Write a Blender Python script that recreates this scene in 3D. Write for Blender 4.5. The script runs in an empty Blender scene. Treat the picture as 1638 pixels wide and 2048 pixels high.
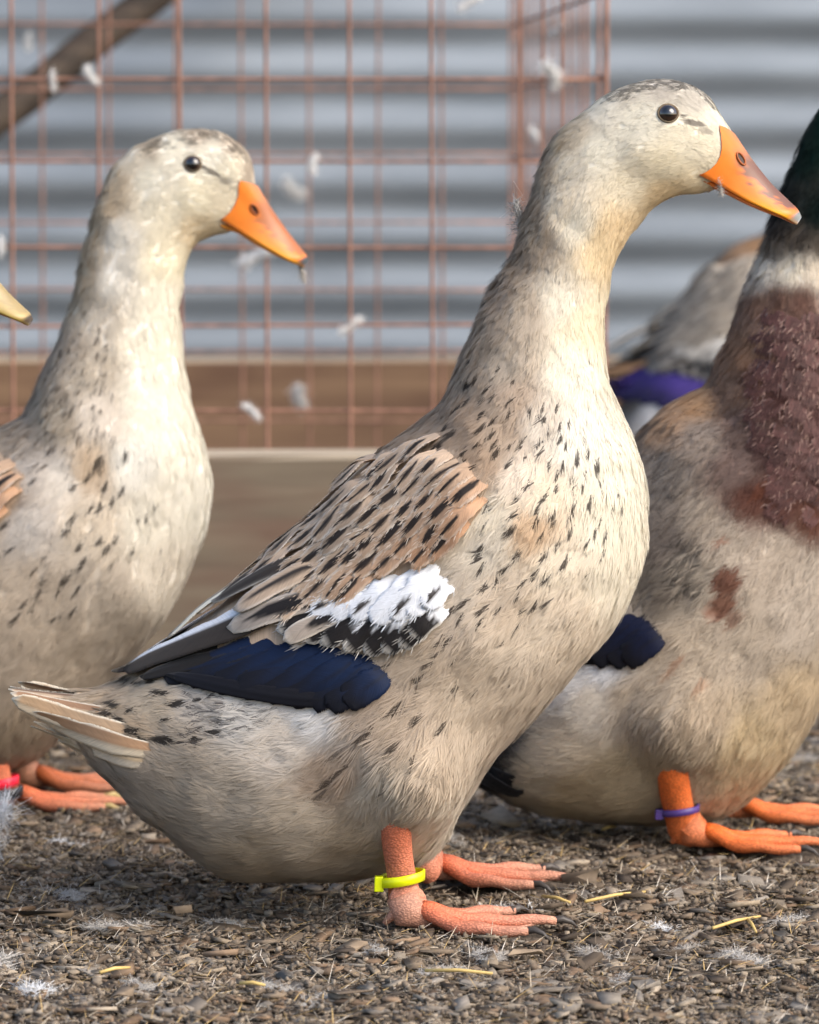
import bpy, math, random
import numpy as np
from mathutils import Vector

rng = np.random.default_rng(7)
random.seed(7)
scene = bpy.context.scene
COL = scene.collection

# ------------------------------------------------------------------ camera
FPX = 8500.0                      # focal length in photograph pixels (1638 x 2048)
CX, CY = 819.0, 1024.0
CAM_H = 0.456
PITCH = math.atan(724.0 / FPX)
cam_d = bpy.data.cameras.new('camera')
cam_d.sensor_fit = 'VERTICAL'
cam_d.sensor_height = 36.0
cam_d.sensor_width = 36.0
cam_d.lens = FPX / 2048.0 * 36.0
cam_d.clip_start = 0.05
cam_d.clip_end = 500.0
cam_d.dof.use_dof = True
cam_d.dof.focus_distance = 2.46
cam_d.dof.aperture_fstop = 12.0
cam = bpy.data.objects.new('camera', cam_d)
cam.location = (0, 0, CAM_H)
cam.rotation_euler = (math.pi / 2 - PITCH, 0, 0)
COL.objects.link(cam)
scene.camera = cam

# ------------------------------------------------------------------ world, sun, exposure
SUN_DIR = Vector((0.64, -0.42, 0.64)).normalized()     # towards the sun
world = bpy.data.worlds.new('World')
scene.world = world
world.use_nodes = True
wn = world.node_tree.nodes
wl = world.node_tree.links
sky = wn.new('ShaderNodeTexSky')
sky.sky_type = 'NISHITA'
sky.sun_disc = False
sky.sun_elevation = math.asin(SUN_DIR.z)
sky.sun_rotation = math.atan2(SUN_DIR.x, SUN_DIR.y)
sky.air_density = 1.0
sky.dust_density = 3.0
bg = wn['Background']
bg.inputs['Strength'].default_value = 0.15
wl.new(sky.outputs[0], bg.inputs['Color'])

sun_d = bpy.data.lights.new('sun', 'SUN')
sun_d.energy = 1.25
sun_d.angle = math.radians(45)
sun_d.color = (1.0, 0.94, 0.84)
sun = bpy.data.objects.new('sun', sun_d)
sun.location = (3, -3, 4)
sun.rotation_euler = SUN_DIR.to_track_quat('Z', 'Y').to_euler()
COL.objects.link(sun)

scene.view_settings.view_transform = 'Standard'
scene.view_settings.look = 'None'
scene.view_settings.gamma = 1.0
scene.view_settings.exposure = 1.08
scene.cycles.use_denoising = True
scene.cycles.max_bounces = 6
scene.cycles.diffuse_bounces = 4
scene.cycles.glossy_bounces = 3
scene.cycles.transmission_bounces = 3
scene.cycles.transparent_max_bounces = 6
scene.cycles.sample_clamp_indirect = 3.0
scene.cycles.sample_clamp_direct = 8.0

# ------------------------------------------------------------------ photograph pixel <-> place
_cp, _sp = math.cos(PITCH), math.sin(PITCH)
FWD = np.array([0, _cp, -_sp]); UPV = np.array([0, _sp, _cp])
CAMP = np.array([0, 0, CAM_H])

def rays(px, py):
    px = np.asarray(px, float)[..., None]; py = np.asarray(py, float)[..., None]
    return FWD * FPX + np.array([1.0, 0, 0]) * (px - CX) - UPV * (py - CY)

def P(px, py, Y):
    d = rays(px, py)
    return CAMP + d * (np.asarray(Y, float)[..., None] / d[..., 1:2])

def G(px, py, z=0.0):
    d = rays(px, py)
    return CAMP + d * ((z - CAM_H) / d[..., 2:3])

def proj(p):
    q = np.asarray(p, float) - CAMP
    f = q @ FWD
    return CX + FPX * q[..., 0] / f, CY - FPX * (q @ UPV) / f

# ------------------------------------------------------------------ small numeric helpers
def lin(c):
    c = np.asarray(c, float) / 255.0
    return np.where(c <= 0.04045, c / 12.92, ((c + 0.055) / 1.055) ** 2.4)

def smooth(a, b, x):
    t = np.clip((x - a) / (b - a), 0, 1)
    return t * t * (3 - 2 * t)

def hash3(i, j, k, s):
    h = (i * 374761393 + j * 668265263 + k * 2147483647 + s * 144269) & 0x7fffffff
    h = ((h ^ (h >> 13)) * 1274126177) & 0x7fffffff
    return ((h ^ (h >> 16)) & 0xffff) / 65535.0

def vnoise(p, scale, seed=0):
    q = np.asarray(p, float) * scale + 100.0
    f = np.floor(q).astype(np.int64); r = q - f
    r = r * r * (3 - 2 * r)
    o = 0
    for a in (0, 1):
        for b in (0, 1):
            for c in (0, 1):
                w = (r[..., 0] if a else 1 - r[..., 0]) * (r[..., 1] if b else 1 - r[..., 1]) * (r[..., 2] if c else 1 - r[..., 2])
                o = o + w * hash3(f[..., 0] + a, f[..., 1] + b, f[..., 2] + c, seed)
    return o

def idw(px, py, ctrl, eps=14.0, power=2.0):
    ctrl = np.asarray(ctrl, float)
    px = np.ravel(px); py = np.ravel(py)
    out = np.empty((len(px), ctrl.shape[1] - 2))
    for s in range(0, len(px), 20000):
        dx = px[s:s + 20000, None] - ctrl[None, :, 0]
        dy = py[s:s + 20000, None] - ctrl[None, :, 1]
        w = 1.0 / (dx * dx + dy * dy + eps * eps) ** power
        out[s:s + 20000] = (w @ ctrl[:, 2:]) / w.sum(1, keepdims=True)
    return out

def in_poly(px, py, poly):
    px = np.asarray(px); py = np.asarray(py)
    inside = np.zeros(px.shape, bool)
    n = len(poly)
    for i in range(n):
        x1, y1 = poly[i]; x2, y2 = poly[(i + 1) % n]
        c = ((y1 > py) != (y2 > py)) & (px < (x2 - x1) * (py - y1) / (y2 - y1 + 1e-9) + x1)
        inside ^= c
    return inside

def catmull(pts, n):
    pts = np.asarray(pts, float)
    m = len(pts)
    t = np.linspace(0, m - 1, n)
    i = np.minimum(t.astype(int), m - 2); f = (t - i)[:, None]
    p0 = pts[np.maximum(i - 1, 0)]; p1 = pts[i]; p2 = pts[i + 1]; p3 = pts[np.minimum(i + 2, m - 1)]
    return 0.5 * ((2 * p1) + (-p0 + p2) * f + (2 * p0 - 5 * p1 + 4 * p2 - p3) * f ** 2 + (-p0 + 3 * p1 - 3 * p2 + p3) * f ** 3)

def gsmooth(a, sig):
    r = int(3 * sig) + 1
    k = np.exp(-0.5 * (np.arange(-r, r + 1) / sig) ** 2); k /= k.sum()
    e = np.concatenate([2 * a[:1] - a[r:0:-1], a, 2 * a[-1:] - a[-2:-r - 2:-1]])
    return np.stack([np.convolve(e[:, c], k, 'valid') for c in range(a.shape[1])], 1)

# ------------------------------------------------------------------ mesh helpers
def fast_mesh(name, verts, faces, cols=None, smooth_shade=False):
    """faces: (n,3) or (n,4) int array"""
    verts = np.ascontiguousarray(verts, np.float32).reshape(-1, 3)
    faces = np.ascontiguousarray(faces, np.int32)
    me = bpy.data.meshes.new(name)
    me.vertices.add(len(verts)); me.vertices.foreach_set('co', verts.ravel())
    k = faces.shape[1]
    me.loops.add(faces.size); me.loops.foreach_set('vertex_index', faces.ravel())
    me.polygons.add(len(faces))
    me.polygons.foreach_set('loop_start', np.arange(0, faces.size, k, dtype=np.int32))
    if smooth_shade:
        me.polygons.foreach_set('use_smooth', np.ones(len(faces), bool))
    me.update(calc_edges=True)
    if cols is not None:
        set_col(me, cols)
    return me

def set_col(me, cols):
    ca = me.color_attributes.new('Col', 'FLOAT_COLOR', 'POINT')
    c4 = np.ones((len(cols), 4), np.float32); c4[:, :3] = cols
    ca.data.foreach_set('color', c4.ravel())

def py_mesh(name, verts, faces, cols=None, smooth_shade=True):
    me = bpy.data.meshes.new(name)
    me.from_pydata([tuple(map(float, v)) for v in verts], [], faces)
    me.update()
    if smooth_shade:
        me.polygons.foreach_set('use_smooth', np.ones(len(me.polygons), bool))
    if cols is not None:
        set_col(me, np.asarray(cols))
    return me

def obj(name, me, mat=None, parent=None, loc=None):
    o = bpy.data.objects.new(name, me)
    COL.objects.link(o)
    if mat is not None and me is not None and not me.materials:
        me.materials.append(mat)
    if parent is not None:
        o.parent = parent
    if loc is not None:
        o.location = loc
    return o

def tag(o, label=None, cat=None, group=None, kind=None):
    if label: o['label'] = label
    if cat: o['category'] = cat
    if group: o['group'] = group
    if kind: o['kind'] = kind
    return o

def copy_tree(o, parent=None):
    c = o.copy(); COL.objects.link(c); c.parent = parent
    for ch in list(o.children):
        copy_tree(ch, c)
    return c

class MB:
    def __init__(self): self.v = []; self.f = []; self.c = []
    def add(self, v, f, c=None):
        b = len(self.v)
        self.v += [tuple(map(float, x)) for x in v]
        self.f += [tuple(int(i) + b for i in q) for q in f]
        if c is not None:
            c = np.broadcast_to(np.asarray(c, float), (len(v), 3)); self.c += [tuple(x) for x in c]
    def tube(self, path, rad, seg=10, col=None, flat=1.0, cap=True):
        path = np.asarray(path, float); n = len(path)
        rad = np.broadcast_to(np.asarray(rad, float), (n,))
        tan = np.gradient(path, axis=0); tan /= np.linalg.norm(tan, axis=1, keepdims=True) + 1e-12
        ref = np.array([0, 0, 1.0]) if abs(tan[0, 2]) < 0.8 else np.array([0, 1.0, 0])
        V = []; 
        for i in range(n):
            s = np.cross(tan[i], ref); s /= np.linalg.norm(s) + 1e-12
            u = np.cross(s, tan[i])
            for k in range(seg):
                a = 2 * math.pi * k / seg
                V.append(path[i] + rad[i] * (s * math.cos(a) + u * math.sin(a) * flat))
        F = [(i * seg + k, i * seg + (k + 1) % seg, (i + 1) * seg + (k + 1) % seg, (i + 1) * seg + k) for i in range(n - 1) for k in range(seg)]
        if cap:
            V.append(path[0]); V.append(path[-1]); a, b = len(V) - 2, len(V) - 1
            F += [((k + 1) % seg, k, a) for k in range(seg)]
            F += [((n - 1) * seg + k, (n - 1) * seg + (k + 1) % seg, b) for k in range(seg)]
        c = None
        if col is not None:
            col = np.asarray(col, float)
            if col.ndim == 1: c = np.tile(col, (len(V), 1))
            else:
                c = np.repeat(col, seg, axis=0)
                if cap: c = np.vstack([c, col[:1], col[-1:]])
        self.add(V, F, c)
    def mesh(self, name, smooth_shade=True):
        return py_mesh(name, self.v, self.f, self.c if len(self.c) == len(self.v) and self.c else None, smooth_shade)

# ------------------------------------------------------------------ materials
def new_mat(name):
    m = bpy.data.materials.new(name); m.use_nodes = True
    return m, m.node_tree.nodes, m.node_tree.links, m.node_tree.nodes['Principled BSDF']

def col_mat(name, rough=0.8, spec=0.3, sheen=0.0, metallic=0.0, coat=0.0, bump=None, noise=0.0, noise_scale=60.0, sss=0.0):
    m, n, l, b = new_mat(name)
    a = n.new('ShaderNodeVertexColor'); a.layer_name = 'Col'
    src = a.outputs['Color']
    if noise:
        tc = n.new('ShaderNodeTexCoord')
        nz = n.new('ShaderNodeTexNoise'); nz.inputs['Scale'].default_value = noise_scale; nz.inputs['Detail'].default_value = 4
        l.new(tc.outputs['Object'], nz.inputs['Vector'])
        mr = n.new('ShaderNodeMapRange'); mr.inputs['From Min'].default_value = 0.25; mr.inputs['From Max'].default_value = 0.75
        mr.inputs['To Min'].default_value = 1 - noise; mr.inputs['To Max'].default_value = 1 + noise
        l.new(nz.outputs['Fac'], mr.inputs['Value'])
        mx = n.new('ShaderNodeVectorMath'); mx.operation = 'SCALE'
        l.new(src, mx.inputs[0]); l.new(mr.outputs[0], mx.inputs['Scale'])
        src = mx.outputs[0]
    l.new(src, b.inputs['Base Color'])
    b.inputs['Roughness'].default_value = rough
    b.inputs['Specular IOR Level'].default_value = spec
    b.inputs['Metallic'].default_value = metallic
    b.inputs['Sheen Weight'].default_value = sheen
    b.inputs['Coat Weight'].default_value = coat
    if sss:
        b.inputs['Subsurface Weight'].default_value = sss
        b.inputs['Subsurface Radius'].default_value = (0.004, 0.002, 0.001)
        b.inputs['Subsurface Scale'].default_value = 1.0
    if bump:
        kind, scale, strength, dist = bump
        tc = n.new('ShaderNodeTexCoord')
        if kind == 'voronoi':
            t = n.new('ShaderNodeTexVoronoi'); t.inputs['Scale'].default_value = scale
            mp = n.new('ShaderNodeMapping'); mp.inputs['Scale'].default_value = (1, 1, 1.5)
            l.new(tc.outputs['Object'], mp.inputs['Vector']); l.new(mp.outputs[0], t.inputs['Vector'])
            out = t.outputs['Distance']
            vr = n.new('ShaderNodeMapRange'); vr.inputs['From Min'].default_value = 0.15; vr.inputs['From Max'].default_value = 0.65; vr.inputs['To Min'].default_value = 1.16; vr.inputs['To Max'].default_value = 0.72
            l.new(out, vr.inputs['Value'])
            vm = n.new('ShaderNodeVectorMath'); vm.operation = 'SCALE'; l.new(src, vm.inputs[0]); l.new(vr.outputs[0], vm.inputs['Scale']); l.new(vm.outputs[0], b.inputs['Base Color'])
        else:
            t = n.new('ShaderNodeTexNoise'); t.inputs['Scale'].default_value = scale; t.inputs['Detail'].default_value = 5
            l.new(tc.outputs['Object'], t.inputs['Vector']); out = t.outputs['Fac']
        bp = n.new('ShaderNodeBump'); bp.inputs['Strength'].default_value = strength; bp.inputs['Distance'].default_value = dist
        if kind == 'voronoi': bp.invert = True
        l.new(out, bp.inputs['Height']); l.new(bp.outputs[0], b.inputs['Normal'])
    return m

def plain_mat(name, rgb, rough=0.6, spec=0.4, metallic=0.0, var=0.15, scale=40.0, bump=0.0, bdist=0.002, emit=None, coat=0.0):
    m, n, l, b = new_mat(name)
    tc = n.new('ShaderNodeTexCoord')
    nz = n.new('ShaderNodeTexNoise'); nz.inputs['Scale'].default_value = scale; nz.inputs['Detail'].default_value = 6
    l.new(tc.outputs['Object'], nz.inputs['Vector'])
    cr = n.new('ShaderNodeValToRGB')
    c = lin(rgb)
    cr.color_ramp.elements[0].position = 0.3; cr.color_ramp.elements[1].position = 0.7
    cr.color_ramp.elements[0].color = (*np.clip(c * (1 - var), 0, 1), 1); cr.color_ramp.elements[1].color = (*np.clip(c * (1 + var), 0, 1), 1)
    l.new(nz.outputs['Fac'], cr.inputs['Fac']); l.new(cr.outputs[0], b.inputs['Base Color'])
    b.inputs['Roughness'].default_value = rough; b.inputs['Specular IOR Level'].default_value = spec
    b.inputs['Metallic'].default_value = metallic
    b.inputs['Coat Weight'].default_value = coat
    if bump:
        bp = n.new('ShaderNodeBump'); bp.inputs['Strength'].default_value = bump; bp.inputs['Distance'].default_value = bdist
        l.new(nz.outputs['Fac'], bp.inputs['Height']); l.new(bp.outputs[0], b.inputs['Normal'])
    return m

def wood_mat(name, c1, c2, c3, seed=0.0, lit_top=True):
    m, n, l, b = new_mat(name)
    tc = n.new('ShaderNodeTexCoord')
    mp = n.new('ShaderNodeMapping'); mp.inputs['Scale'].default_value = (1.2, 12, 16); mp.inputs['Location'].default_value = (seed, seed, seed)
    l.new(tc.outputs['Object'], mp.inputs['Vector'])
    nz = n.new('ShaderNodeTexNoise'); nz.inputs['Scale'].default_value = 3.0; nz.inputs['Detail'].default_value = 8; nz.inputs['Distortion'].default_value = 0.6
    l.new(mp.outputs[0], nz.inputs['Vector'])
    cr = n.new('ShaderNodeValToRGB'); e = cr.color_ramp.elements
    e[0].position = 0.3; e[0].color = (*lin(c1), 1); e[1].position = 0.68; e[1].color = (*lin(c2), 1)
    l.new(nz.outputs['Fac'], cr.inputs['Fac'])
    n2 = n.new('ShaderNodeTexNoise'); n2.inputs['Scale'].default_value = 7.0; n2.inputs['Detail'].default_value = 3
    mp2 = n.new('ShaderNodeMapping'); mp2.inputs['Scale'].default_value = (0.6, 2, 2.5); mp2.inputs['Location'].default_value = (seed * 2, 3, 1)
    l.new(tc.outputs['Object'], mp2.inputs['Vector']); l.new(mp2.outputs[0], n2.inputs['Vector'])
    r2 = n.new('ShaderNodeMapRange'); r2.inputs['From Min'].default_value = 0.48; r2.inputs['From Max'].default_value = 0.66
    l.new(n2.outputs['Fac'], r2.inputs['Value'])
    mx = n.new('ShaderNodeMix'); mx.data_type = 'RGBA'
    l.new(r2.outputs[0], mx.inputs['Factor']); l.new(cr.outputs[0], mx.inputs['A']); mx.inputs['B'].default_value = (*lin(c3), 1)
    # upward faces painted paler, standing in for sky light along the top edge
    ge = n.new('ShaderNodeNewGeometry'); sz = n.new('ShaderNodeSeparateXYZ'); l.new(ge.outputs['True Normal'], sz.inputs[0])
    bl = n.new('ShaderNodeMapRange'); bl.inputs['From Min'].default_value = 0.5; bl.inputs['From Max'].default_value = 0.9; bl.inputs['To Max'].default_value = 0.7 if lit_top else 0.0; l.new(sz.outputs['Z'], bl.inputs['Value'])
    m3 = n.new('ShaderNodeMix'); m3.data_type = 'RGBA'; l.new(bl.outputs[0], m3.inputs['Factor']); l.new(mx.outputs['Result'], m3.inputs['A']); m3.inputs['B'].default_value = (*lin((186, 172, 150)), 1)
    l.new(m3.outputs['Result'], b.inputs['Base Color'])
    b.inputs['Roughness'].default_value = 0.8; b.inputs['Specular IOR Level'].default_value = 0.25
    bp = n.new('ShaderNodeBump'); bp.inputs['Strength'].default_value = 0.5; bp.inputs['Distance'].default_value = 0.003
    l.new(nz.outputs['Fac'], bp.inputs['Height']); l.new(bp.outputs[0], b.inputs['Normal'])
    return m

M = {}
def plumage_mat():
    m, n, l, b = new_mat('plumage')
    a = n.new('ShaderNodeVertexColor'); a.layer_name = 'Col'
    nr = n.new('ShaderNodeAttribute'); nr.attribute_name = 'lay'
    vt = n.new('ShaderNodeVectorTransform'); vt.vector_type = 'NORMAL'; vt.convert_from = 'OBJECT'; vt.convert_to = 'WORLD'
    l.new(nr.outputs['Vector'], vt.inputs[0])
    l.new(a.outputs['Color'], b.inputs['Base Color']); l.new(vt.outputs[0], b.inputs['Normal'])
    b.inputs['Roughness'].default_value = 0.85; b.inputs['Specular IOR Level'].default_value = 0.12; b.inputs['Sheen Weight'].default_value = 0.1
    tr = n.new('ShaderNodeBsdfTranslucent'); l.new(a.outputs['Color'], tr.inputs['Color'])
    mx = n.new('ShaderNodeMixShader'); mx.inputs[0].default_value = 0.42
    out = n['Material Output']
    l.new(b.outputs[0], mx.inputs[1]); l.new(tr.outputs[0], mx.inputs[2]); l.new(mx.outputs[0], out.inputs['Surface'])
    return m
M['plumage'] = plumage_mat()
M['skin'] = col_mat('feather_skin', rough=0.9, spec=0.1)
def vane_mat():
    m, n, l, b = new_mat('vane')
    a = n.new('ShaderNodeVertexColor'); a.layer_name = 'Col'
    uv = n.new('ShaderNodeAttribute'); uv.attribute_name = 'barb'
    sx = n.new('ShaderNodeSeparateXYZ'); l.new(uv.outputs['Vector'], sx.inputs[0])
    ab = n.new('ShaderNodeMath'); ab.operation = 'ABSOLUTE'; l.new(sx.outputs['X'], ab.inputs[0])
    k1 = n.new('ShaderNodeMath'); k1.operation = 'MULTIPLY_ADD'; k1.inputs[1].default_value = -0.30; l.new(ab.outputs[0], k1.inputs[0]); l.new(sx.outputs['Y'], k1.inputs[2])
    k2 = n.new('ShaderNodeMath'); k2.operation = 'MULTIPLY'; k2.inputs[1].default_value = 46.0; l.new(k1.outputs[0], k2.inputs[0])
    u2 = n.new('ShaderNodeMath'); u2.operation = 'MULTIPLY'; u2.inputs[1].default_value = 1.3; l.new(sx.outputs['X'], u2.inputs[0])
    cb = n.new('ShaderNodeCombineXYZ'); l.new(u2.outputs[0], cb.inputs[0]); l.new(k2.outputs[0], cb.inputs[1]); l.new(sx.outputs['Z'], cb.inputs[2])
    nz = n.new('ShaderNodeTexNoise'); nz.inputs['Scale'].default_value = 1.0; nz.inputs['Detail'].default_value = 2.0; l.new(cb.outputs[0], nz.inputs['Vector'])
    mr = n.new('ShaderNodeMapRange'); mr.inputs['From Min'].default_value = 0.25; mr.inputs['From Max'].default_value = 0.75; mr.inputs['To Min'].default_value = 0.80; mr.inputs['To Max'].default_value = 1.16
    l.new(nz.outputs['Fac'], mr.inputs['Value'])
    mx = n.new('ShaderNodeVectorMath'); mx.operation = 'SCALE'; l.new(a.outputs['Color'], mx.inputs[0]); l.new(mr.outputs[0], mx.inputs['Scale'])
    l.new(mx.outputs[0], b.inputs['Base Color'])
    b.inputs['Roughness'].default_value = 0.62; b.inputs['Specular IOR Level'].default_value = 0.22; b.inputs['Sheen Weight'].default_value = 0.05
    bp = n.new('ShaderNodeBump'); bp.inputs['Strength'].default_value = 0.25; bp.inputs['Distance'].default_value = 0.0006
    l.new(nz.outputs['Fac'], bp.inputs['Height']); l.new(bp.outputs[0], b.inputs['Normal'])
    # frayed rim: the outer ends of the barbs stop at uneven lengths
    f1 = n.new('ShaderNodeMath'); f1.operation = 'MULTIPLY_ADD'; f1.inputs[1].default_value = 0.55; l.new(nz.outputs['Fac'], f1.inputs[0]); l.new(ab.outputs[0], f1.inputs[2])
    f2 = n.new('ShaderNodeMath'); f2.operation = 'LESS_THAN'; f2.inputs[1].default_value = 1.28; l.new(f1.outputs[0], f2.inputs[0])
    l.new(f2.outputs[0], b.inputs['Alpha'])
    tr = n.new('ShaderNodeBsdfTranslucent'); l.new(mx.outputs[0], tr.inputs['Color'])
    tp = n.new('ShaderNodeBsdfTransparent')
    m1 = n.new('ShaderNodeMixShader'); l.new(f2.outputs[0], m1.inputs[0]); l.new(tp.outputs[0], m1.inputs[1]); l.new(tr.outputs[0], m1.inputs[2])
    m2 = n.new('ShaderNodeMixShader'); m2.inputs[0].default_value = 0.2; l.new(b.outputs[0], m2.inputs[1]); l.new(m1.outputs[0], m2.inputs[2])
    l.new(m2.outputs[0], n['Material Output'].inputs['Surface'])
    return m
M['vane'] = vane_mat()
M['bill'] = col_mat('bill_horn', rough=0.42, spec=0.45, noise=0.10, noise_scale=90.0, sss=0.12, bump=('noise', 220.0, 0.12, 0.001))
M['leg'] = col_mat('leg_skin', rough=0.6, spec=0.35, noise=0.16, noise_scale=140.0, bump=('voronoi', 650.0, 0.45, 0.0010))
M['claw'] = plain_mat('claw_horn', (70, 64, 60), rough=0.45, var=0.3)
M['claw_pale'] = plain_mat('claw_pale', (190, 165, 110), rough=0.45, var=0.2)
M['eye'] = col_mat('eye_ball', rough=0.06, spec=0.6, coat=1.0)
M['rust'] = plain_mat('rusty_wire', (142, 106, 90), rough=0.8, spec=0.2, var=0.4, scale=45.0, bump=0.4, bdist=0.0006)
M['litter'] = col_mat('litter_chips', rough=0.9, spec=0.12, noise=0.25, noise_scale=160.0)
M['down'] = col_mat('down', rough=0.9, spec=0.1, sheen=0.2)
M['straw'] = plain_mat('straw', (196, 168, 104), rough=0.6, var=0.2, scale=80)
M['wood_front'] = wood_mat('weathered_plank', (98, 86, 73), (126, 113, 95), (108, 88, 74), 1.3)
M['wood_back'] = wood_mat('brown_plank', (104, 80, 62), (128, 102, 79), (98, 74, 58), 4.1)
M['pole'] = wood_mat('dark_pole', (50, 42, 36), (68, 58, 49), (42, 36, 31), 2.2, lit_top=False)

# ------------------------------------------------------------------ the setting
def axis_grid(lo, hi, dlo, dhi, step, coarse):
    a = list(np.arange(dlo, dhi, step))
    x = dlo; s = step
    left = []
    while x > lo:
        s = min(s * 1.35, coarse); x -= s; left.append(x)
    x = a[-1]; s = step; right = []
    while x < hi:
        s = min(s * 1.35, coarse); x += s; right.append(x)
    return np.array(left[::-1] + a + right)

def ground_h(x, y):
    p = np.stack([x, y, np.zeros_like(x)], -1)
    h = (vnoise(p, 9, 1) - 0.5) * 0.010 + (vnoise(p, 35, 2) - 0.5) * 0.006 + (vnoise(p, 110, 3) - 0.5) * 0.004
    return h - 0.004

gx = axis_grid(-60, 60, -0.75, 0.75, 0.006, 4.0)
gy = axis_grid(-20, 100, 2.0, 3.75, 0.006, 4.0)
X, Y = np.meshgrid(gx, gy, indexing='ij')
Z = ground_h(X, Y)
gv = np.stack([X, Y, Z], -1).reshape(-1, 3)
ni, nj = X.shape
idx = np.arange(ni * nj).reshape(ni, nj)
gf = np.stack([idx[:-1, :-1], idx[1:, :-1], idx[1:, 1:], idx[:-1, 1:]], -1).reshape(-1, 4)
m, n, l, b = new_mat('bare_soil')
tc = n.new('ShaderNodeTexCoord')
n1 = n.new('ShaderNodeTexNoise'); n1.inputs['Scale'].default_value = 90; n1.inputs['Detail'].default_value = 8
l.new(tc.outputs['Object'], n1.inputs['Vector'])
cr = n.new('ShaderNodeValToRGB'); e = cr.color_ramp.elements
e[0].position = 0.28; e[0].color = (*lin((56, 49, 42)), 1); e[1].position = 0.72; e[1].color = (*lin((112, 101, 89)), 1)
l.new(n1.outputs['Fac'], cr.inputs['Fac']); l.new(cr.outputs[0], b.inputs['Base Color'])
b.inputs['Roughness'].default_value = 0.95; b.inputs['Specular IOR Level'].default_value = 0.1
n2 = n.new('ShaderNodeTexNoise'); n2.inputs['Scale'].default_value = 320; n2.inputs['Detail'].default_value = 6
l.new(tc.outputs['Object'], n2.inputs['Vector'])
bp = n.new('ShaderNodeBump'); bp.inputs['Strength'].default_value = 0.8; bp.inputs['Distance'].default_value = 0.004
l.new(n2.outputs['Fac'], bp.inputs['Height']); l.new(bp.outputs[0], b.inputs['Normal'])
tag(obj('ground', fast_mesh('ground', gv, gf, smooth_shade=True), m), 'brown soil yard strewn with wood chips under the ducks', None, None, 'structure')

# corrugated metal wall, ribs running sideways
wy = 5.78
zz = np.linspace(-0.02, 2.4, 640)
per = 0.0745
prof = np.sin(2 * math.pi * (zz - 0.02) / per)
prof = np.sign(prof) * np.abs(prof) ** 0.9 * 0.0046
xs = np.linspace(-5, 5, 41)
XX, ZZ = np.meshgrid(xs, zz, indexing='ij')
YY = wy - prof[None, :] + 0.004 * np.sin(XX * 2.1)
wv = np.stack([XX, YY, ZZ], -1); wv2 = wv + np.array([0, 0.004, 0])
nw = wv.shape[0] * wv.shape[1]
wi = np.arange(nw).reshape(wv.shape[:2])
wf = np.stack([wi[:-1, :-1], wi[1:, :-1], wi[1:, 1:], wi[:-1, 1:]], -1).reshape(-1, 4)
m, n, l, b = new_mat('galvanised_sheet')
tc = n.new('ShaderNodeTexCoord')
mp = n.new('ShaderNodeMapping'); mp.inputs['Scale'].default_value = (1.0, 1, 5)
l.new(tc.outputs['Object'], mp.inputs['Vector'])
n1 = n.new('ShaderNodeTexNoise'); n1.inputs['Scale'].default_value = 3.5; n1.inputs['Detail'].default_value = 7
l.new(mp.outputs[0], n1.inputs['Vector'])
cr = n.new('ShaderNodeValToRGB'); e = cr.color_ramp.elements
e[0].position = 0.3; e[0].color = (*lin((114, 121, 127)), 1); e[1].position = 0.7; e[1].color = (*lin((140, 147, 153)), 1)
l.new(n1.outputs['Fac'], cr.inputs['Fac']); l.new(cr.outputs[0], b.inputs['Base Color'])
b.inputs['Metallic'].default_value = 0.25; b.inputs['Roughness'].default_value = 0.5
ow = obj('corrugated_wall', fast_mesh('corrugated_wall', np.vstack([wv.reshape(-1, 3), wv2.reshape(-1, 3)]), np.vstack([wf, wf[:, ::-1] + nw]), smooth_shade=True), m)
tag(ow, 'blue grey corrugated metal wall behind the wire cage', 'wall')

def plank(name, x0, x1, y0, y1, z0, z1, mat, label, nseg=60, seed=0):
    xs = np.linspace(x0, x1, nseg)
    V = []; F = []
    c = 0.004
    sec = [(y0 + c, z0), (y0, z0 + c), (y0, z0 + 0.5 * (z1 - z0)), (y0, z1 - c), (y0 + c, z1), (0.5 * (y0 + y1), z1), (y1 - c, z1), (y1, z1 - c), (y1, z0 + c), (y1 - c, z0)]
    k = len(sec)
    for i, x in enumerate(xs):
        for j, (y, z) in enumerate(sec):
            w = 0.0018
            V.append((x, y + w * math.sin(x * 3.1 + j + seed) + random.uniform(-.0006, .0006), z + w * math.sin(x * 2.3 + seed) * (z > z0 + .01) + random.uniform(-.0006, .0006)))
    for i in range(nseg - 1):
        for j in range(k):
            F.append((i * k + j, (i + 1) * k + j, (i + 1) * k + (j + 1) % k, i * k + (j + 1) % k))
    F.append(tuple(range(k))); F.append(tuple((nseg - 1) * k + j for j in range(k))[::-1])
    me = py_mesh(name, V, F, smooth_shade=False)
    return tag(obj(name, me, mat), label, 'plank')

fb_top = float(P(700, 914, 3.75)[2])
bb_top = float(P(700, 716, 5.50)[2])
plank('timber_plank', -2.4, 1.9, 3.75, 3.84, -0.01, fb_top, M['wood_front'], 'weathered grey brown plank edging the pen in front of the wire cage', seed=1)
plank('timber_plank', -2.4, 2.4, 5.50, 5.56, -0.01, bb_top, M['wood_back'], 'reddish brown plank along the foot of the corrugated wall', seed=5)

# leaning pole, between cage and wall
pm = MB()
a = P(-260, 420, 5.2); c_ = P(520, -165, 5.66)
dirv = (c_ - a); foot = a - dirv * (a[2] / dirv[2]) if dirv[2] > 0 else a
path = np.linspace(foot, c_ + dirv * 0.25, 14) + rng.normal(0, 0.002, (14, 3))
pm.tube(path, np.linspace(0.026, 0.021, 14), 10)
tag(obj('pole', pm.mesh('pole'), M['pole']), 'dark wooden pole leaning against the corrugated wall behind the cage', 'pole')

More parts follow.
